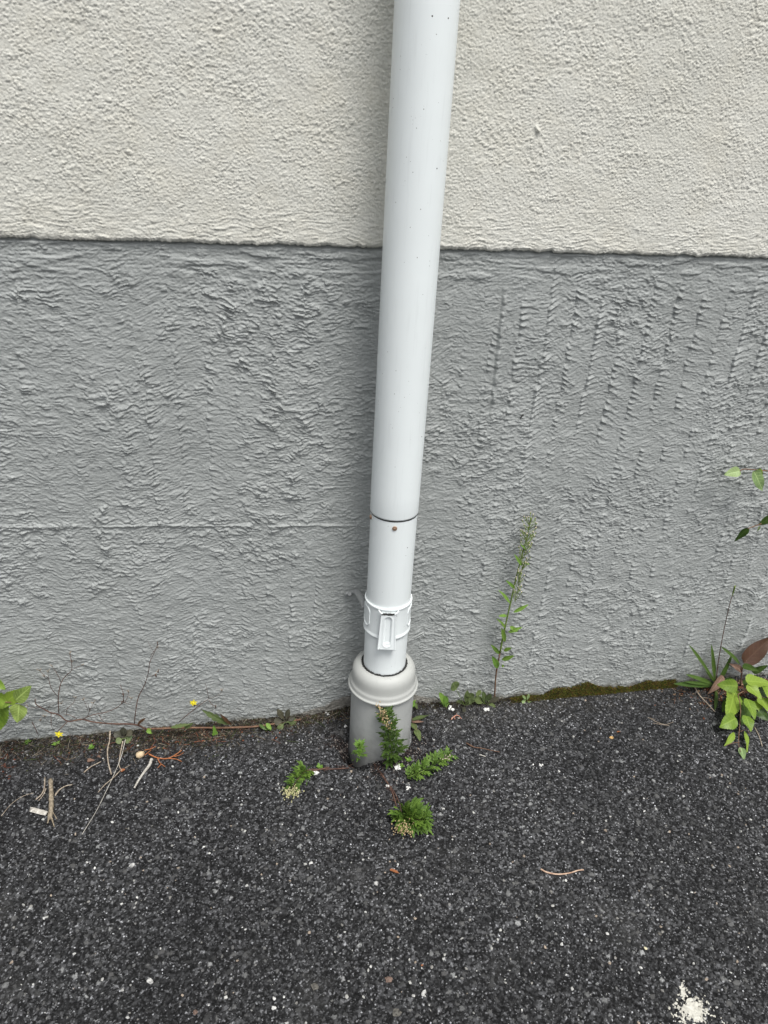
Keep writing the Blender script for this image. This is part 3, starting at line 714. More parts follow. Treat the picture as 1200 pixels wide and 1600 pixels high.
mug('feathery_weed', [GG(563, 1184, .0), P(562, 1172, -.195), P(561, 1163, -.197)], 'smallest bright feathery weed against the lower left of the drain', 30, .026, mat=LFRESH, up=.5)
# purple runners at the drain foot
for pts, lb in (([(480, 1206), (512, 1200), (550, 1196)], 'thin dark runner on the asphalt leading left from the drain to the cream flowered weed'), ([(585, 1194), (600, 1215), (612, 1235), (620, 1262)], 'thin dark runner on the asphalt leading from the drain to the nearest weed')):
    b = MB(); tube(b, [GG(x, y, .003) for x, y in pts], .0022, .0014, 6, 6, .2)
    for k in range(26):
        t = random.random(); i = min(int(t*(len(pts)-1)), len(pts)-2); f = t*(len(pts)-1)-i
        q = GG(pts[i][0]+(pts[i+1][0]-pts[i][0])*f, pts[i][1]+(pts[i+1][1]-pts[i][1])*f, .003); tube(b, [q, q+Vector((random.uniform(-.012, .012), random.uniform(-.012, .012), .003))], .0007, .0004, 4, 2)
    tag(b.build('dry_runner', SPURP), lb, 'runner')

# --- right hand group: plantain, dock leaf, mulberry seedling
c = P(1121, 1062, -.03); c.z = .004
pl = empty('ribwort_weed', c, 'dark green rosette of narrow leaves with one long thin flower stalk at the wall foot', 'weed')
for (x, y, wd, yy) in [(1083, 1007, 7, -.05), (1114, 1008, 6, -.02), (1146, 1023, 7, -.03), (1076, 1053, 7, -.06), (1058, 1068, 8, -.09), (1104, 1047, 3, -.05), (1120, 1108, 7, -.13), (1074, 1065, 5, -.08)]:
    leaf_to(pl, LGD, c+rv(.003), P(x, y, yy), wd*.0019, 'strap', nrm=VIEW+rv(.2), fold=.3, curl=.06)
stem(pl, SPURP, [c, P(1123, 1030, -.025), P(1131, 985, -.02), P(1140, 945, -.02), P(1147, 922, -.02)], .0013, .0009, 'flower_stalk')
b = MB(); 
for i in range(8): lump(b, P(1148-i*.5, 917+i*1.9, -.02), .0030-.0002*i, (1, 1, 1.5), .25, 1)
b.build('seed_head', SGREEN, pl)
c = P(1160, 1062, -.04); c.z = .004
dk = empty('dock_weed', c, 'dock with a broad red brown leaf and dry curled leaves at the right edge', 'weed')
leaf_to(dk, LRED, P(1162, 1036, -.035), P(1207, 994, -.025), .055, 'ovate', nrm=VIEW, curl=.02, label='broad red brown leaf')
leaf_to(dk, LGD, P(1156, 1038, -.03), P(1132, 1010, -.05), .014, 'lance', nrm=VIEW+Vector((.6, 0, 0)), fold=.3)
leaf_to(dk, LGD, P(1160, 1040, -.05), P(1186, 1048, -.09), .020, 'ovate', nrm=VIEW, fold=.3)
leaf_to(dk, LGD, P(1175, 1050, -.03), P(1200, 1040, -.05), .020, 'ovate', nrm=VIEW, fold=.3)
leaf_to(dk, LDRY, P(1158, 1048, -.03), P(1148, 1038, -.045), .020, 'ovate', nrm=VIEW, curl=.3, fold=.5, label='dry curled leaf')
leaf_to(dk, LDRY, P(1130, 1056, -.04), P(1112, 1085, -.08), .024, 'ovate', nrm=VIEW, curl=.3, fold=.4, label='dry curled leaf')
stem(dk, SPURP, [c, P(1160, 1045, -.035), P(1166, 1032, -.035)], .0022, .0012)
c = G(1175, 1085); c.z = 0.0
ms = empty('leafy_seedling', c, 'bright yellow green seedling with toothed heart shaped leaves spreading over the asphalt at right', 'seedling')
mp = [c, GG(1163, 1080, .05), GG(1155, 1084, .055)]
stem(ms, SRED, [c+Vector((.02, .02, 0)), GG(1180, 1080, .05), GG(1165, 1079, .065), GG(1153, 1085, .06)], .0022, .0015)
stem(ms, SRED, [GG(1153, 1085, .06), GG(1157, 1105, .045), GG(1156, 1130, .03), GG(1154, 1160, .012), GG(1157, 1175, .01)], .0014, .0009, 'branch')
stem(ms, SRED, [GG(1155, 1160, .012), GG(1145, 1161, .012), GG(1134, 1165, .01)], .0009, .0007, 'branch')
stem(ms, SRED, [GG(1157, 1143, .02), GG(1166, 1140, .02), GG(1172, 1147, .016)], .0009, .0007, 'branch')
for (x0, y0, x1, y1, wd, up, m_) in [(1153, 1072, 1120, 1070, 21, .075, LG), (1165, 1064, 1206, 1066, 24, .085, LG), (1168, 1070, 1192, 1092, 18, .08, LG), (1167, 1092, 1182, 1122, 18, .06, LG), (1148, 1082, 1138, 1122, 30, .045, LG), (1150, 1122, 1125, 1136, 24, .04, LG), (1165, 1118, 1175, 1142, 18, .045, LG), (1148, 1146, 1132, 1166, 10, .02, LG), (1164, 1143, 1172, 1174, 9, .02, LG), (1158, 1168, 1163, 1187, 10, .012, LPALE), (1162, 1090, 1162, 1118, 18, .03, LGD), (1180, 1095, 1190, 1112, 16, .04, LG), (1188, 1090, 1203, 1112, 20, .05, LG), (1155, 1090, 1163, 1112, 18, .03, LG), (1150, 1078, 1148, 1090, 14, .04, LG), (1140, 1095, 1128, 1112, 14, .025, LGD), (1170, 1100, 1160, 1132, 18, .025, LGD), (1195, 1070, 1212, 1100, 20, .07, LG), (1185, 1110, 1200, 1126, 16, .03, LGD), (1146, 1066, 1132, 1058, 12, .05, LGD), (1185, 1082, 1206, 1078, 18, .05, LGD), (1175, 1075, 1160, 1060, 16, .05, LGD)]:
    leaf_to(ms, m_, GG(x0, y0, up), GG(x1, y1, up-.008), wd*.00185, 'ovate', nrm=UPV*.8+OUT*.6+rv(.35), serr=.10, nser=11, curl=random.uniform(.02, .15), fold=.18)
# --- twigs with leaves reaching in from the right
t1 = empty('leafy_twig', P(1215, 742, -.05), 'upper thin twig with pale green leaves reaching in from the right edge before the wall', 'twig', 'leafy twigs reaching in from the right')
stem(t1, SRED, [P(1240, 742, -.05), P(1215, 738, -.05), P(1190, 735, -.045), P(1163, 733, -.04), P(1156, 736, -.05)], .0018, .0011)
leaf_to(t1, LPALE, P(1157, 736, -.05), P(1131, 742, -.045), .026, 'ovate', nrm=OUT+UPV*.9, curl=-.02, fold=.35, serr=.04)
leaf_to(t1, LPALE, P(1178, 736, -.06), P(1194, 768, -.055), .034, 'ovate', nrm=OUT+UPV*.4, curl=.05, serr=.06)
leaf_to(t1, LG, P(1184, 733, -.05), P(1193, 744, -.045), .014, 'ovate', nrm=OUT+UPV*.2, serr=.05)
t2 = empty('leafy_twig', P(1215, 825, -.05), 'lower thin twig with darker green leaves reaching in from the right edge before the wall', 'twig', 'leafy twigs reaching in from the right')
stem(t2, SRED, [P(1240, 812, -.06), P(1205, 812, -.06), P(1185, 820, -.06), P(1168, 826, -.06)], .0017, .0011)
leaf_to(t2, LGD, P(1169, 825, -.06), P(1148, 847, -.05), .019, 'ovate', nrm=OUT+UPV*.8, curl=.08, serr=.05)
leaf_to(t2, LGD, P(1208, 806, -.07), P(1184, 822, -.06), .020, 'ovate', nrm=OUT+UPV*.8, curl=.08, serr=.05)
leaf_to(t2, LPALE, P(1187, 822, -.06), P(1184, 831, -.055), .008, 'ovate', nrm=OUT)

# --- left edge seedling
c = GG(-30, 1170); c.y = -.05
ls_ = empty('toothed_leaf_seedling', c, 'bright green seedling with toothed veined leaves at the left edge before the wall', 'seedling')
stem(ls_, SRED, [c, P(-20, 1110, -.08), P(0, 1098, -.09), P(28, 1098, -.09)], .0018, .0010)
for (x0, y0, x1, y1, wd, yy, m_) in [(24, 1094, 48, 1073, 22, -.10, LYG), (30, 1100, 27, 1130, 26, -.10, LYG), (10, 1096, 34, 1078, 22, -.085, LG), (-30, 1092, 22, 1098, 34, -.08, LG), (-12, 1062, 9, 1078, 14, -.09, LG), (2, 1100, -8, 1148, 32, -.08, LG), (14, 1105, -22, 1112, 22, -.075, LG), (-2, 1088, -6, 1112, 22, -.11, LG)]:
    leaf_to(ls_, m_, P(x0, y0, yy), P(x1, y1, yy-.01), wd*.00155, 'ovate', nrm=OUT+UPV*.6+rv(.25), serr=.12, nser=11, curl=.06, fold=.15)

# --- sprawling weed along the foot of the wall at left
sw_base = P(466, 1122, -.03)
sw = empty('sprawling_weed', (sw_base.x, sw_base.y, sw_base.z), 'long sprawling weed with bare purple branches and yellow flowers along the wall foot', 'weed')
stem(sw, SRED, [P(470, 1124, -.02), P(440, 1129, -.025), P(400, 1135, -.03), P(350, 1137, -.03), P(300, 1137, -.03), P(260, 1138, -.03), P(228, 1139, -.03)], .0026, .0022, seg=8)
stem(sw, SPURP, [P(228, 1139, -.03), P(210, 1132, -.03), P(175, 1131, -.03), P(145, 1128, -.03), P(128, 1124, -.03), P(106, 1127, -.03), P(92, 1117, -.03), P(78, 1113, -.03), P(65, 1106, -.03), P(56, 1100, -.03), P(55, 1092, -.03)], .0023, .0010, seg=7)
br_ = [([(92, 1115), (91, 1090), (95, 1068), (103, 1056), (112, 1047), (111, 1030), (109, 1022)], .0013),
 ([(95, 1066), (90, 1054), (82, 1042)], .0008), ([(90, 1088), (80, 1075), (76, 1060), (75, 1050)], .0008), ([(112, 1047), (121, 1042), (128, 1040)], .0006),
 ([(76, 1060), (66, 1052), (62, 1048)], .0006), ([(106, 1127), (92, 1141), (88, 1146)], .0012), ([(80, 1114), (80, 1132), (84, 1142)], .0009),
 ([(128, 1124), (145, 1117), (165, 1113), (180, 1107), (191, 1098), (193, 1085), (188, 1070)], .0012), ([(192, 1095), (200, 1100), (206, 1092)], .0006), ([(193, 1098), (193, 1085)], .0012),
 ([(194, 1099), (200, 1088), (201, 1082)], .0007), ([(137, 1119), (141, 1108), (146, 1099)], .0008), ([(137, 1110), (134, 1100), (130, 1094)], .0006), ([(140, 1110), (137, 1098)], .0006),
 ([(104, 1118), (105, 1108), (115, 1098), (118, 1090)], .0008), ([(96, 1114), (106, 1106)], .0006), ([(120, 1123), (108, 1117), (98, 1116)], .0009), ([(74, 1110), (78, 1102), (85, 1098)], .0006),
 ([(210, 1130), (212, 1112), (216, 1090), (226, 1070), (232, 1050), (234, 1035), (240, 1022), (246, 1008)], .0013), ([(234, 1028), (240, 1018), (248, 1013)], .0007), ([(241, 1020), (236, 1012), (230, 1000)], .0005), ([(231, 1058), (242, 1054), (248, 1050)], .0007), ([(238, 1056), (246, 1057)], .0005), ([(217, 1090), (216, 1086)], .0012),
 ([(155, 1117), (160, 1126), (170, 1131), (178, 1126)], .0008), ([(160, 1124), (168, 1120)], .0006),
 ([(280, 1128), (295, 1115), (312, 1102), (326, 1092), (333, 1090)], .0012), ([(326, 1093), (332, 1103), (337, 1108)], .0007), ([(326, 1092), (324, 1080), (321, 1068)], .0008), ([(316, 1100), (304, 1103), (303, 1100)], .0006), ([(333, 1090), (342, 1086), (347, 1080)], .0005), ([(331, 1100), (337, 1104)], .0006), ([(50, 1128), (56, 1140), (60, 1150)], .0012), ([(65, 1106), (52, 1106), (44, 1104)], .0005)]
for pts, r in br_: stem(sw, SPURP, [P(x, y, -.03-.006*math.sin(i*1.7)) for i, (x, y) in enumerate(pts)], r*.9, r*.45, 'branch', 5, 3)
for (x, y) in [(82, 1042), (109, 1022), (112, 1035), (75, 1050), (62, 1048), (128, 1040), (201, 1082), (246, 1012), (247, 1050), (244, 1056), (206, 1092), (347, 1080), (118, 1090), (337, 1106), (70, 1058), (146, 1099), (130, 1094), (44, 1104), (70, 1120), (64, 1126), (96, 1100)]:
    b = MB(); q = P(x, y, -.03)
    for k in range(3): tube(b, [q, q+Vector((random.uniform(-.006, .006), -.002, random.uniform(.004, .011)))], .0011, .0004, 5, 1)
    b.build('dry_husk', SDRY, sw)
for (x, y) in [(193, 1088), (191, 1100), (244, 1058), (247, 1051), (337, 1106), (246, 1008), (304, 1104)]:
    b = MB(); q = P(x, y, -.035); tube(b, [q, q+Vector((random.uniform(-.002, .002), -.001, .010))], .0014, .0008, 5, 1)
    b.build('seed_pod', SPURP, sw)
for (x, y) in [(302, 1098), (92, 1147)]:
    f = MB(); q = P(x, y, -.045)
    for k in range(6):
        a = k*math.pi/3+.3; d = Vector((math.cos(a), -.15, math.sin(a))); leaf(f, q, d, OUT, .0105*random.uniform(.85, 1.1), .0062, 'spoon' if 0 else 'ovate', fold=.1, curl=.1, ns=6)
    lump(f, q+OUT*.001, .0022, (1, 1, 1), .2, 1); f.build('yellow_flower', YEL, sw)
for (x0, y0, x1, y1, wd, m_) in [(266, 1137, 296, 1131, 7, LOL), (288, 1137, 300, 1131, 8, LOL), (358, 1132, 316, 1112, 11, LOL), (362, 1133, 345, 1118, 6, LRED), (334, 1133, 340, 1172, 9, LFRESH), (345, 1175, 336, 1166, 9, LFRESH), (215, 1133, 224, 1122, 6, LRED), (405, 1132, 416, 1140, 6, LGD), (416, 1130, 424, 1140, 8, LFRESH), (230, 1139, 236, 1146, 8, LFRESH)]:
    leaf_to(sw, m_, P(x0, y0, -.035), P(x1, y1, -.05), wd*.0015, 'lance', serr=.25, nser=5, fold=.3, curl=.15)
# --- dark rosettes by the wall at left
def rosette(name, cx_, cy_, label, lv, mat):
    c = P(cx_, cy_, -.03); c.z = max(c.z, .004); e = empty(name, c, label, 'weed')
    for (x, y, wd) in lv: leaf_to(e, mat if random.random() < .75 else LOL, c, P(x, y, -.04 if y > cy_ else -.025), wd*.0015, 'spoon', nrm=VIEW+rv(.2), fold=.1)
    return e
rosette('dark_rosette', 194, 1153, 'dark purplish rosette of round leaves behind the two dry stalks at left', [(192, 1137, 11), (206, 1141, 11), (178, 1145, 12), (181, 1160, 11), (207, 1150, 11), (193, 1168, 8), (203, 1160, 9), (180, 1152, 10)], LDK)
rosette('dark_rosette', 446, 1128, 'dark rosette with two upright leaves where the sprawling stem meets the wall', [(434, 1109, 10), (451, 1109, 9), (464, 1128, 16), (427, 1127, 13), (434, 1140, 10), (455, 1142, 6), (461, 1120, 8)], LDK)
for i, (x, y, lb) in enumerate([(143, 1168, 'tiny light green seedling in the asphalt left of the two dry stalks'), (88, 1163, 'tiny green sprout under the left yellow flower'), (43, 1160, 'tiny green sprout beneath the left edge seedling'), (420, 1140, 'bright green sprout under the reddish sprawling stem'), (638, 1188, 'small green sprout at the right foot of the drain'), (627, 1197, 'round leaved sprout in front of the right foot of the drain'), (500, 1199, 'small green sprout above the white flakes left of the drain')]):
    c = GG(x, y, .003); e = empty('sprout', c, lb, 'sprout')
    for k in range(6):
        a = k*1.05+random.random(); d = Vector((math.cos(a), math.sin(a), .5))
        leaf_to(e, LFRESH, c, c+d*random.uniform(.006, .011), .0055, 'round' if i > 3 else 'lance', nrm=UPV+rv(.3), fold=.1)

# ================================================================ moss, soil and litter
MOSS = mat_vc('moss_fibres', .9)
b = MB(); rng = random.Random(3)
x0m, x1m = P(795, 1095).x, P(1052, 1066).x
for i in range(15000):
    x = rng.uniform(x0m, x1m); t = (x-x0m)/(x1m-x0m)
    hh = (.010+.018*min(1, t*4))*(.7+.35*math.sin(x*23)+.2*math.sin(x*71))*(1 if t < .55 else .8)*(0.35 if .60 < t < .64 else 1)*(1-.5*max(0, t-.85)/.15)
    hh = max(hh*.98, .004)*(.85+.3*rng.random())
    v = rng.random()**.8; z = v*hh; y = -.004-(1-v)**.6*.016
    r = rng.uniform(.0008, .002); d = Vector((rng.uniform(-1, 1), rng.uniform(-1.4, -.3), rng.uniform(-.2, 1))).normalized()
    p = Vector((x, y, z+gz(x, y)*.8)); s = d.orthogonal().normalized(); s2 = d.cross(s)
    g_ = rng.random(); pt = rng.random()
    cc = (.05+.05*g_, .06+.06*g_, .012) if pt < .45 else (.02+.02*g_, .02+.018*g_, .008) if pt < .7 else (.09+.07*g_, .055+.04*g_, .02)
    b.add([p+s*r, p-s*r*.5+s2*r*.8, p-s*r*.5-s2*r*.8, p+d*r*rng.uniform(2, 4.5)], [(0, 1, 3), (1, 2, 3), (2, 0, 3)], [(*cc, 1)]*4)
tag(b.build('moss', MOSS, None, False), 'brown green moss along the joint of wall and asphalt at right', 'moss', kind='stuff')
LIT = mat_vc('litter_colours')
def litter(name, n, sampler, pal, label, smin, smax, cat='litter', tubes=.25):
    b = MB()
    for i in range(n):
        x, y, sc = sampler(); z = gz(x, y)+.0022
        c = random.choice(pal); k = random.uniform(.7, 1.25); cc = (c[0]*k, c[1]*k, c[2]*k, 1)
        s = random.uniform(smin, smax)*sc
        if random.random() < tubes:
            a = random.uniform(0, 6.28); L = s*random.uniform(3, 12); q = Vector((x, y, z+.001)); d = Vector((math.cos(a), math.sin(a), random.uniform(-.1, .3)))
            tube(b, [q, q+d*L*.5+rv(s*.4), q+d*L], s*.22, s*.12, 4, 1, c=cc)
        else: lump(b, (x, y, z+s*.15), s, (1, random.uniform(.5, 1), random.uniform(.3, .7)), .4, 1, cc)
    return tag(b.build(name, LIT, None, False), label, cat, kind='stuff')
def s_left():
    x = random.uniform(-.72, .26); k = .013+.012*math.sin(x*17)**2+.012*(x < -.05); return x, -abs(random.gauss(0, k))-.001, 1
def s_left2():
    x = -.17+random.gauss(0, .10); return x, -.015-abs(random.gauss(0, .030)), 1
BR = [(.035, .028, .02), (.02, .018, .012), (.07, .058, .04), (.012, .012, .01), (.04, .045, .015), (.13, .12, .10), (.05, .025, .018), (.02, .018, .014)]
litter('soil_litter', 5200, s_left, BR, 'crumbly brown soil and litter along the wall foot at left', .0010, .0030, 'soil')
litter('dry_stems', 420, s_left, [(.20, .16, .11), (.3, .26, .2), (.12, .07, .05), (.06, .04, .03), (.05, .07, .02)], 'tangle of thin dry stems and rootlets along the wall foot at left', .0016, .0034, tubes=1)
litter('grit', 1500, lambda: (random.uniform(-.75, 1.5), -abs(random.gauss(0, .03))-.002, 1), [(.05, .05, .045), (.12, .12, .11), (.28, .27, .25), (.02, .02, .018)], 'loose fine grit along the joint of wall and asphalt', .0008, .0022, 'grit')
litter('dry_litter', 1200, s_left2, BR+[(.25, .08, .04), (.25, .2, .14)], 'reddish dry plant crumbs round the two dry stalks', .001, .0030, tubes=.55)
def s_far():
    return -.72+.17*random.random()**1.6, random.uniform(-.12, -.02), 1
litter('rusty_litter', 420, s_far, [(.16, .045, .02), (.10, .035, .02), (.06, .03, .02), (.03, .022, .018)], 'rust red plant crumbs at the left edge of the asphalt', .001, .0035)
def s_right():
    x = 1.36+random.gauss(0, .09); return x, -.02-abs(random.gauss(0, .05)), 1
litter('reddish_litter', 1100, s_right, [(.22, .07, .03), (.13, .06, .04), (.06, .04, .025), (.3, .2, .13), (.03, .02, .02)], 'reddish brown needles and crumbs under the right hand seedling', .001, .0034)
def s_dr():
    a = random.choice((random.uniform(math.radians(165), math.radians(185)), random.uniform(math.radians(246), math.radians(372)), random.uniform(math.radians(246), math.radians(330)))); r = .078+abs(random.gauss(0, .028)); return PX+math.cos(a)*r, PY+math.sin(a)*r, 1
litter('drain_litter', 1300, s_dr, [(.014, .009, .009), (.01, .008, .007), (.04, .025, .022), (.25, .22, .2), (.022, .016, .014), (.012, .01, .01)], 'dark roots and grit at the foot of the drain, shadow painted into their colour', .0008, .0024)  # near-black palette also paints the shadow round the drain foot
def s_rt():
    x = random.uniform(.40, .78); return x, -abs(random.gauss(0, .012))-.001, 1
litter('dark_soil', 900, s_rt, [(.02, .018, .012), (.04, .038, .02), (.03, .02, .015)], 'dark soil in the wall joint right of the drain', .001, .003, 'soil')

def s_chip():
    return random.uniform(-.75, 1.6), -.03-.85*random.random()**.8, 1
random.seed(21)
litter('stone_chips', 1500, s_chip, [(.30, .30, .29), (.38, .38, .36), (.16, .16, .155), (.10, .10, .10), (.22, .215, .20), (.13, .13, .125), (.52, .52, .50), (.30, .25, .20)], 'small angular pale stone chips set in the asphalt surface', .0009, .0036, 'stone chips', tubes=0)
random.seed(22)
# --- white flakes (each a loose piece)
def flake(px, py, r, label, mat=WFLAKE, th=.5, name='white_flake', cat='flake', n=5, group=None):
    b = MB(); c = GG(px, py, .003)
    for k in range(n): lump(b, c+Vector((random.uniform(-r, r)*.7, random.uniform(-r, r)*.7, random.uniform(0, r*.2))), r*random.uniform(.35, .6), (1, random.uniform(.5, 1), th), .45, 1)
    return tag(b.build(name, mat, None, False), label, cat, group)
flake(704, 1107, .0085, 'crumbled white flake below the upright round leaf, left of two', n=7)
flake(760, 1108, .0085, 'crumbled white flake at the foot of the tall weed, right of two', n=7)
flake(493, 1208, .0085, 'white flake beside the runner, left of the drain, above the cream flowered weed', n=6)
flake(470, 1201, .005, 'small white flake at the left end of the dark runner')
flake(512, 1115, .006, 'pale grey chip on the mortar left of the drain')
flake(540, 1135, .005, 'pale chip by the left side of the drain')
flake(622, 1199, .009, 'white crumbs in front of the right foot of the drain', n=9)
flake(606, 1228, .005, 'white chip between the drain and the nearest weed')
flake(638, 1232, .0065, 'white chip just below left of the stretched feathery weed')
flake(846, 1195, .006, 'small white chip on open asphalt right of the drain')
flake(833, 1195, .003, 'tiniest white chip on open asphalt right of the drain')
def mat_stone(name, a, b):
    m = M(name, rough=.8, spec=.25); c = m.ramp(m.noise(130, 5, .65), [(.3, a), (.7, b)])
    c = m.mix(m.ramp(m.noise(210, 4, .7), [(.40, .7), (.52, 0)]), c, tuple(k*.3 for k in a)); m.col(c); m.bump(m.noise(300, 4, .7), .9, .002); return m.m
STN = mat_stone('pale_stone', (.34, .34, .33), (.62, .62, .60))
STG = mat_stone('grey_stone', (.075, .07, .062), (.15, .145, .13))
STP = mat_stone('pinkish_stone', (.12, .08, .065), (.22, .16, .13))
def stone(px, py, r, label, mat=STN, sq=(1, .8, .45), rz=0):
    b = MB(); c_ = GG(px, py, .0034)
    for q in range(4): lump(b, c_+Vector((random.uniform(-.4, .4)*r*sq[0], random.uniform(-.4, .4)*r*sq[1], 0)), r*random.uniform(.42, .7), (sq[0], sq[1], sq[2]*.8), .3); return tag(b.build('pebble', mat, None, False), label, 'pebble')
stone(206, 1351, .0095, 'oblong pale pebble on the asphalt below the long straw', sq=(1, .55, .4))
stone(586, 1381, .0085, 'white rounded pebble below the rust coloured leaf scrap')
stone(659, 1552, .0105, 'white angular pebble near the bottom edge, right of the middle', sq=(1, .6, .4))
stone(646, 1556, .005, 'small white pebble touching the left of the angular one')
stone(657, 1537, .004, 'tiny white pebble above the angular one')
stone(425, 1577, .0075, 'white pebble near the bottom edge, left of the middle')
stone(694, 1497, .0055, 'white pebble midway between the angular pebble and the nearest weed')
stone(613, 1499, .0045, 'small white pebble left of the one nearest it on the lower asphalt')
stone(519, 1232, .0065, 'grey white pebble on the asphalt right of the cream flowered weed')
stone(233, 1533, .010, 'flat pale grey pebble in the lower left', sq=(1, .7, .3))
stone(619, 1580, .014, 'largest rough grey stone at the bottom edge', STG, (1, .8, .3))
stone(493, 1545, .014, 'flat brown grey stone near the bottom edge', STG, (1, .8, .2))
stone(609, 1533, .0095, 'pinkish stone near the bottom edge', STP, (1, .9, .3))
stone(303, 1581, .008, 'pink tan pebble near the bottom edge at left', STP, (1, .9, .5))
stone(280, 1424, .0045, 'small bright pebble left of the middle on the lower asphalt')
stone(135, 1347, .004, 'small white pebble level with the oblong one, further left')
stone(949, 1458, .0065, 'white pebble right of the middle on the lower asphalt')
stone(1008, 1483, .006, 'yellowish white pebble above the plaster splash', mat_plain('yellow_stone', (.5, .46, .3), (.65, .6, .42), 250))
stone(1031, 1459, .008, 'pale grey pebble above and left of the plaster splash', STG)
stone(1172, 1281, .007, 'white pebble on the asphalt far below the right hand seedling')
# nut-like tan ball, leaf scraps
b = MB(); lump(b, GG(219, 1179, .008), .0105, (1, .9, .8), .14); tag(b.build('dry_bud', mat_plain('tan_bud', (.36, .26, .15), (.6, .48, .32), 160, .8, .3, .9)), 'crumpled tan dry bud beside the orange twig', 'bud')
def scrap(px, py, L, W, mat, label, ang=0.0, nm='leaf_scrap'):
    b = MB(); d = Vector((math.cos(ang), math.sin(ang), .1)); leaf(b, GG(px, py, .005)-d*L/2, d, UPV+rv(.3), L, W, 'ovate', .2, 4, .3, .15, 10); return tag(b.build(nm, mat), label, 'leaf')
YDRY = mat_leaf('yellow_dry', (.55, .33, .12), (.65, .45, .22), .7, .2, trans=.1); ODRY = mat_leaf('orange_dry', (.20, .06, .02), (.3, .12, .05), .7, .2, trans=.1)
scrap(956, 1152, .012, .012, YDRY, 'yellow orange leaf scrap on the asphalt right of the middle', .9)
scrap(967, 1143, .012, .006, ODRY, 'narrow orange leaf scrap above the yellow one', .1)
scrap(617, 1361, .022, .009, ODRY, 'curled rust orange leaf scrap below the nearest feathery weed', -.5)
scrap(142, 1188, .017, .012, LDRY, 'brownish dry leaf scrap left of the two dry stalks', 0)
scrap(192, 1203, .011, .009, ODRY, 'orange leaf scrap at the foot of the two dry stalks', .4)
scrap(660, 1508, .005, .004, ODRY, 'tiny orange leaf crumb on the lower asphalt', .4)
scrap(155, 1182, .012, .006, LDRY, 'small grey leaf scrap above the brownish one', -.8)
# sticks
def stick(name, pts, r0, r1, mat, label, up=.004, seg=7, jit=.15, cat='stick', flat=1.0, extra=None, wall_y=None):
    b = MB(); q = [GG(x, y, (up[i] if isinstance(up, (list, tuple)) else up)) for i, (x, y) in enumerate(pts)]
    tube(b, q, r0, r1, seg, 5, jit, flat=flat)
    for (pp, a, c) in (extra or []): tube(b, [GG(x, y, up if not isinstance(up, (list, tuple)) else .005) for x, y in pp], a, c, 5, 4, .15)
    return tag(b.build(name, mat), label, cat)
stick('wood_stick', [(79, 1218), (80, 1240), (80, 1262), (78, 1280)], .0052, .0046, WOOD, 'thick weathered stick with split end lying on the asphalt at left', .006, 9, .2, extra=[([(78, 1275), (74, 1286)], .0022, .001), ([(80, 1276), (85, 1292)], .0022, .0009), ([(82, 1268), (89, 1280)], .0012, .0008), ([(76, 1270), (75, 1286)], .0018, .0012)])
stick('dry_twig', [(86, 1243), (93, 1234), (103, 1228), (113, 1226)], .0016, .001, SDRY, 'thin curved dry twig right of the thick stick', .005, extra=[([(86, 1240), (92, 1236)], .0009, .0006)])
stick('dry_twig', [(70, 1215), (69, 1232), (64, 1242), (56, 1249)], .0016, .0012, SDRY, 'forked dry twig left of the thick stick', .004, extra=[([(72, 1232), (67, 1243), (60, 1251)], .0014, .0008)])
b = MB(); p0, p1 = GG(50, 1265, .006), GG(73, 1271, .006); d = (p1-p0).normalized(); s_ = d.cross(UPV).normalized()
tube(b, [p0, p0.lerp(p1, .5), p1], .006, .0055, 8, 3, .12, flat=.3); 
for k in range(4): tube(b, [p0+s_*(k-1.5)*.003, p0+s_*(k-1.5)*.003-d*random.uniform(.003, .008)], .0014, .0007, 4, 1)
tag(b.build('wood_chip', SWHT, None, False), 'flat bleached wood splinter touching the thick stick', 'wood chip')
stick('white_stick', [(237, 1186), (233, 1196), (224, 1208), (216, 1220), (210, 1231)], .0038, .0020, SWHT, 'bent bleached stick beside the tan bud', .005, 8, .15)
stick('long_straw', [(196, 1155), (190, 1180), (180, 1206), (165, 1238), (150, 1268), (128, 1304)], .0009, .0006, SWHT, 'very long thin pale straw lying across the asphalt at left', [.04, .02, .006, .005, .004, .004], 5, .1)
stick('dry_stalk', [(172, 1142), (171, 1158), (168, 1172), (169, 1190), (174, 1210)], .0018, .0015, SDRY, 'left one of two upright dry stalks leaning at the wall foot', [.03, .02, .012, .008, .004])
stick('dry_stalk', [(192, 1158), (188, 1178), (186, 1195), (190, 1204)], .0015, .0012, SDRY, 'right one of two upright dry stalks leaning at the wall foot', [.03, .012, .006, .005], extra=[([(188, 1204), (176, 1216), (164, 1226), (153, 1238)], .0013, .0009), ([(195, 1200), (204, 1195)], .0008, .0005)])
stick('dry_twig', [(131, 1207), (142, 1198), (158, 1190)], .0015, .0009, SDRY, 'short straight dry twig left of the two dry stalks', .004)
stick('thin_grass', [(2, 1275), (18, 1256), (36, 1244), (52, 1239)], .0006, .0005, SDRY, 'hair thin dry grass blade near the left edge', .004)
stick('orange_twig', [(232, 1178), (246, 1184), (262, 1185), (276, 1178), (284, 1172)], .0017, .0010, ORNG, 'branching orange conifer twig on the asphalt near the wall at left', .005, extra=[([(246, 1184), (250, 1192), (258, 1198)], .0014, .0008), ([(262, 1185), (275, 1186), (284, 1190)], .0013, .0008), ([(252, 1194), (246, 1200)], .001, .0006), ([(272, 1182), (280, 1180), (287, 1176)], .001, .0006), ([(226, 1172), (236, 1170), (243, 1166)], .0012, .0008), ([(226, 1180), (236, 1172)], .001, .0008)])
stick('curved_twig', [(845, 1358), (855, 1363), (872, 1366), (890, 1364), (903, 1360), (912, 1359)], .0018, .0011, mat_plain('brown_twig', (.3, .16, .1), (.55, .42, .32), 90), 'curved reddish brown twig alone on the asphalt at right', .004)
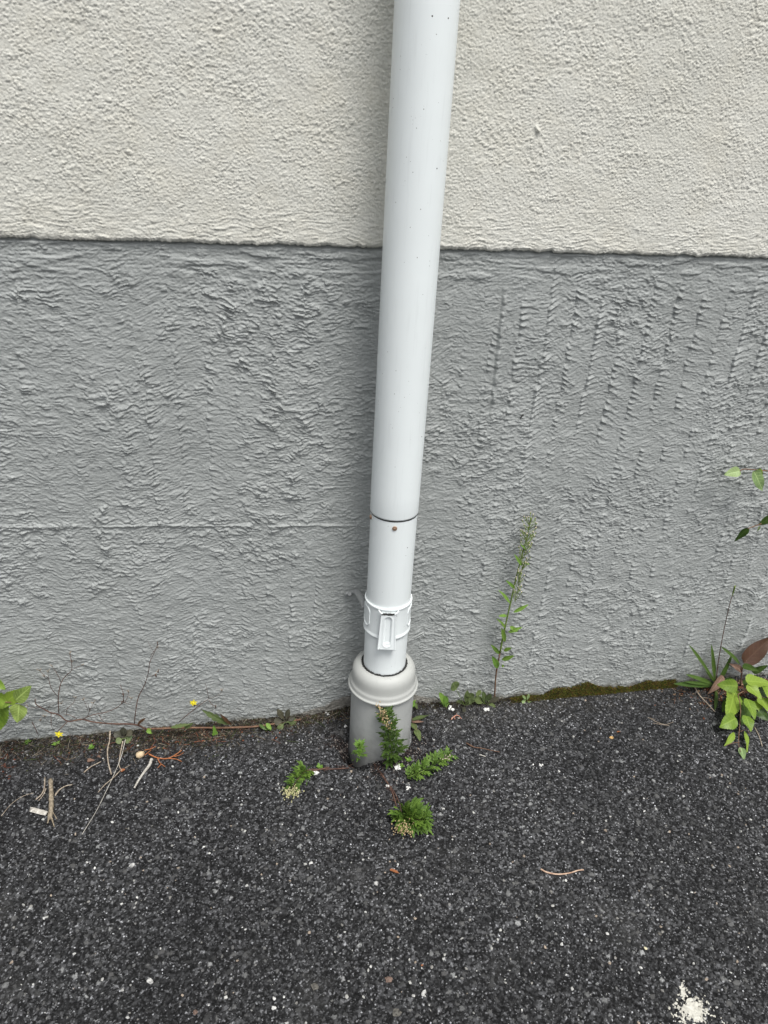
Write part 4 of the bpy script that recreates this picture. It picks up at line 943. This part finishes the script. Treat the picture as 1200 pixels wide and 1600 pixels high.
stick('brown_twig', [(729, 1161), (740, 1167), (752, 1169), (766, 1172), (781, 1175)], .0016, .0008, SRED, 'knobbly thin brown twig on the asphalt right of the drain', .004, jit=.4)
stick('pink_rootlet', [(705, 1124), (710, 1119), (716, 1118), (721, 1123)], .0013, .0009, mat_plain('pink_root', (.4, .17, .12), (.55, .3, .22), 120), 'small pinkish curled rootlet below the left white flake', .004, extra=[([(710, 1119), (711, 1124)], .001, .0006), ([(714, 1118), (713, 1115)], .0008, .0006)])
stick('pale_splinter', [(749, 1179), (759, 1182)], .0012, .0009, SWHT, 'short pale splinter below the knobbly brown twig', .004)
stick('dry_twig', [(1085, 1072), (1092, 1085), (1104, 1098), (1117, 1112)], .0018, .0012, SDRY, 'dry twig running down from the wall foot left of the right hand seedling', .008, extra=[([(1096, 1090), (1108, 1091), (1116, 1095)], .0008, .0006)])
stick('dry_twig', [(1179, 1136), (1186, 1150), (1191, 1166)], .0014, .001, SDRY, 'dry twig on the asphalt right of the lowest seedling leaves', .005)
stick('grass_wisp', [(1015, 1122), (1026, 1128), (1040, 1132), (1052, 1128)], .0007, .0005, SDRY, 'wisp of dry grass on the asphalt left of the right hand seedling', .004, extra=[([(1020, 1130), (1034, 1132), (1046, 1134)], .0006, .0005), ([(1012, 1121), (1024, 1124)], .0006, .0004)])
# plaster splash bottom right
PLS = mat_plain('dried_plaster', (.30, .29, .25), (.62, .61, .55), 140, .85, .2, .9)
b = MB()
for i in range(520):
    t = random.random()
    if t < .75: x, y = random.gauss(1083, 12), random.gauss(1578, 9)
    elif t < .87: x, y = random.gauss(1067, 3), random.gauss(1546, 6)
    else: x, y = random.gauss(1085, 18), random.gauss(1590, 9)
    lump(b, GG(x, y, .0016), random.uniform(.0008, .0032), (1, random.uniform(.4, 1), .16), .4, 1)
for i in range(26):
    x, y = random.gauss(1083, 7), random.gauss(1579, 5); lump(b, GG(x, y, .0022), random.uniform(.004, .0075), (1, random.uniform(.6, 1), .10), .3, 2)
tag(b.build('plaster_splash', PLS, None, False), 'rough splash of dried cream plaster on the asphalt in the bottom right corner', 'plaster')
# small dark fly-like speck on the plinth
b = MB(); q = P(815, 651, -.008); tube(b, [q+Vector((-.003, 0, -.005)), q, q+Vector((.003, -.001, .005))], .0012, .0018, 6, 3, .3); tag(b.build('dark_husk', MSEAL), 'tiny black husk stuck on the grey wall right of the pipe', 'husk')
